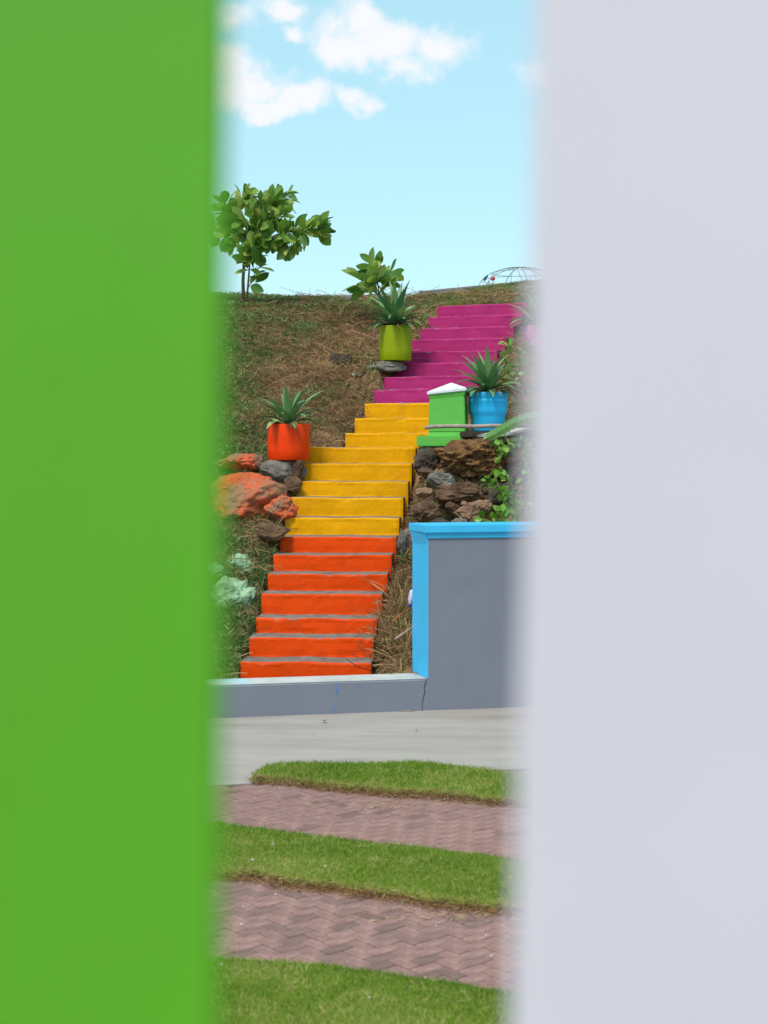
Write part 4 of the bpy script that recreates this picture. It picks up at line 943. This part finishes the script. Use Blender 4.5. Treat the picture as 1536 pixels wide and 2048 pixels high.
# yellow-green turf on the hilltop beyond the last step
n = 90000; x = rng.uniform(0.3, 3.2, n); y = rng.uniform(20.7, 26.5, n); k = (768+x/y*FPX < 1110) & (rng.random(n) < sstep(0.2, 0.9, x-(26-y)*0.05)); x, y = x[k], y[k]; n = len(x)
k = ~((x > lp[0][0]-0.02) & (y < 22.6)); x, y = x[k], y[k]; n = len(x)
dv = np.c_[rng.normal(0, 0.5, n), rng.normal(-0.2, 0.5, n), np.ones(n)]
g = ribbons('hilltop_grass', np.c_[x, y, hill(x, y)-0.005], dv, rng.uniform(0.03, 0.08, n), rng.uniform(0.006, 0.012, n), np.clip(0.68+(fbm(x, y, 1.5, 200)-0.5)*0.8+rng.normal(0, 0.15, n), 0, 1), 2, rng.normal(size=(n,3))*0.012, M['grass'])
tag(g, 'yellow-green turf on the hilltop between last step and parapet', 'grass')

n = 14000; x = rng.uniform(-3.2, 1.6, n); y = rng.uniform(21.2, 23.4, n); k = (fbm(x, y, 3, 210) > 0.44) & (768+x/y*FPX > 380); x, y = x[k], y[k]; n = len(x)
g = ribbons('crest_grass', np.c_[x, y, hill(x, y)-0.01], np.c_[rng.normal(0, 0.5, n), rng.normal(0, 0.5, n), np.ones(n)], rng.uniform(0.03, 0.10, n), rng.uniform(0.006, 0.013, n), np.clip(rng.normal(0.4, 0.2, n), 0, 1), 2, rng.normal(size=(n,3))*0.015, M['weed'])
tag(g, 'short green tufts along the crest of the bank', 'grass')

# pale specks of petals and grit on the lawn and paving
sp = []
for q in range(34):
    px_, py_ = random.uniform(430, 1040), random.uniform(1440, 2040); g = G(px_, py_, 0.0); x, y = float(g[0]), float(g[1])
    ins = bool(in_strip(np.array([x]), np.array([y]))[0]); sp.append((x, y, 0.075 if ins else 0.006, random.uniform(0.003, 0.008)))
V, F = [], []
for (x, y, z, r_) in sp:
    a = random.uniform(0, 6.28); b = len(V)
    for k_ in range(5): V.append((x+r_*math.cos(a+k_*1.257)*random.uniform(0.6, 1.1), y+r_*math.sin(a+k_*1.257)*random.uniform(0.6, 1.1), z+random.uniform(0, r_*0.6)))
    V.append((x, y, z+r_*0.7)); F += [(b+k_, b+(k_+1) % 5, b+5) for k_ in range(5)]
o = build('petal_litter', V, F, M['paper']); o['kind'] = 'stuff'; tag(o, 'pale petal specks scattered over the lawn strips and paving', 'debris')

# broken stone and clods lodged between the rocks
bm0 = bmesh.new(); bmesh.ops.create_icosphere(bm0, subdivisions=2, radius=1); bv = np.array([v.co[:] for v in bm0.verts]); bf = np.array([[v.index for v in f.verts] for f in bm0.faces]); bm0.free()
def rubble(name, regions, n, m, label, smin, smax):
    Vs, Fs = [], []; c0 = 0
    for q in range(n):
        x0, x1, y0, y1 = regions[q % len(regions)]; g = on_hill(random.uniform(x0, x1), random.uniform(y0, y1)); sz = smin+(smax-smin)*random.random()**2.2
        v = bv*(1+rng.normal(0, 0.16, (len(bv),1)))*np.array((1, 1, random.uniform(0.5, 0.9)))*sz*rng.uniform(0.7, 1.2, 3); a = random.uniform(0, 6.28); ca2, sa2 = math.cos(a), math.sin(a)
        v = np.c_[v[:,0]*ca2-v[:,1]*sa2, v[:,0]*sa2+v[:,1]*ca2, v[:,2]] + g; Vs.append(v); Fs.append(bf+c0); c0 += len(bv)
    o = build(name, np.concatenate(Vs), np.concatenate(Fs), m); o['kind'] = 'stuff'; return tag(o, label, 'rubble')
rubble('rubble', [(838,1045,905,1050), (840,960,930,1050)], 260, M['rock_brown'], 'broken brown stones and clods lodged between the rocks below the pillar', 0.012, 0.05)
rubble('rubble', [(440,600,925,1090), (520,600,960,1090)], 150, M['rock_tan'], 'broken tan stones scattered round the orange painted rocks', 0.010, 0.045)
rubble('soil_clods', [(430,760,620,880), (560,760,700,860)], 220, M['hillsoil'], 'crumbly soil clods showing through the dry grass on the bank', 0.008, 0.03)
clumps('rock_weeds', [(852,1000,0.09,0.05), (875,985,0.08,0.04), (845,1045,0.10,0.05), (905,1045,0.08,0.04), (890,1000,0.08,0.03), (980,1035,0.08,0.04), (520,1090,0.14,0.06), (455,1160,0.10,0.05), (510,1150,0.07,0.07), (490,1175,0.07,0.05), (515,1215,0.08,0.06), (480,1168,0.12,0.05), (450,1185,0.06,0.10), (505,1190,0.06,0.09), (465,1110,0.12,0.05), (500,1115,0.06,0.05), (470,1245,0.14,0.06), (450,960,0.12,0.05), (530,1075,0.08,0.05), (585,1005,0.06,0.04), (500,950,0.06,0.03)], 1500, 'weed', 0.02, 0.06, 0.004, 0.012, 0.36, 'thin weeds rooted in gaps between the painted and brown rocks', 'weeds')
# straw blown on to the paving
n = 420; c_ = np.array([G(random.choice((760, 850, 900, 985, 960)) + random.gauss(0, 45), random.choice((1600, 1612, 1606, 1826, 1838)) + random.gauss(0, 5)) for _ in range(n)]); k = ~in_strip(c_[:,0], c_[:,1]); c_ = c_[k]; n = len(c_); c_[:,2] = 0.005
az = rng.uniform(0, 6.28, n); g = ribbons('blown_straw', c_, np.c_[np.cos(az), np.sin(az), rng.uniform(0, 0.15, n)], rng.uniform(0.02, 0.07, n), rng.uniform(0.002, 0.005, n), rng.uniform(0.5, 1, n), 3, rng.normal(size=(n,3))*np.array((0.01,0.01,0.0)), M['dry'])
tag(g, 'loose yellow straw blown over the paving below the lawn strips', 'straw')
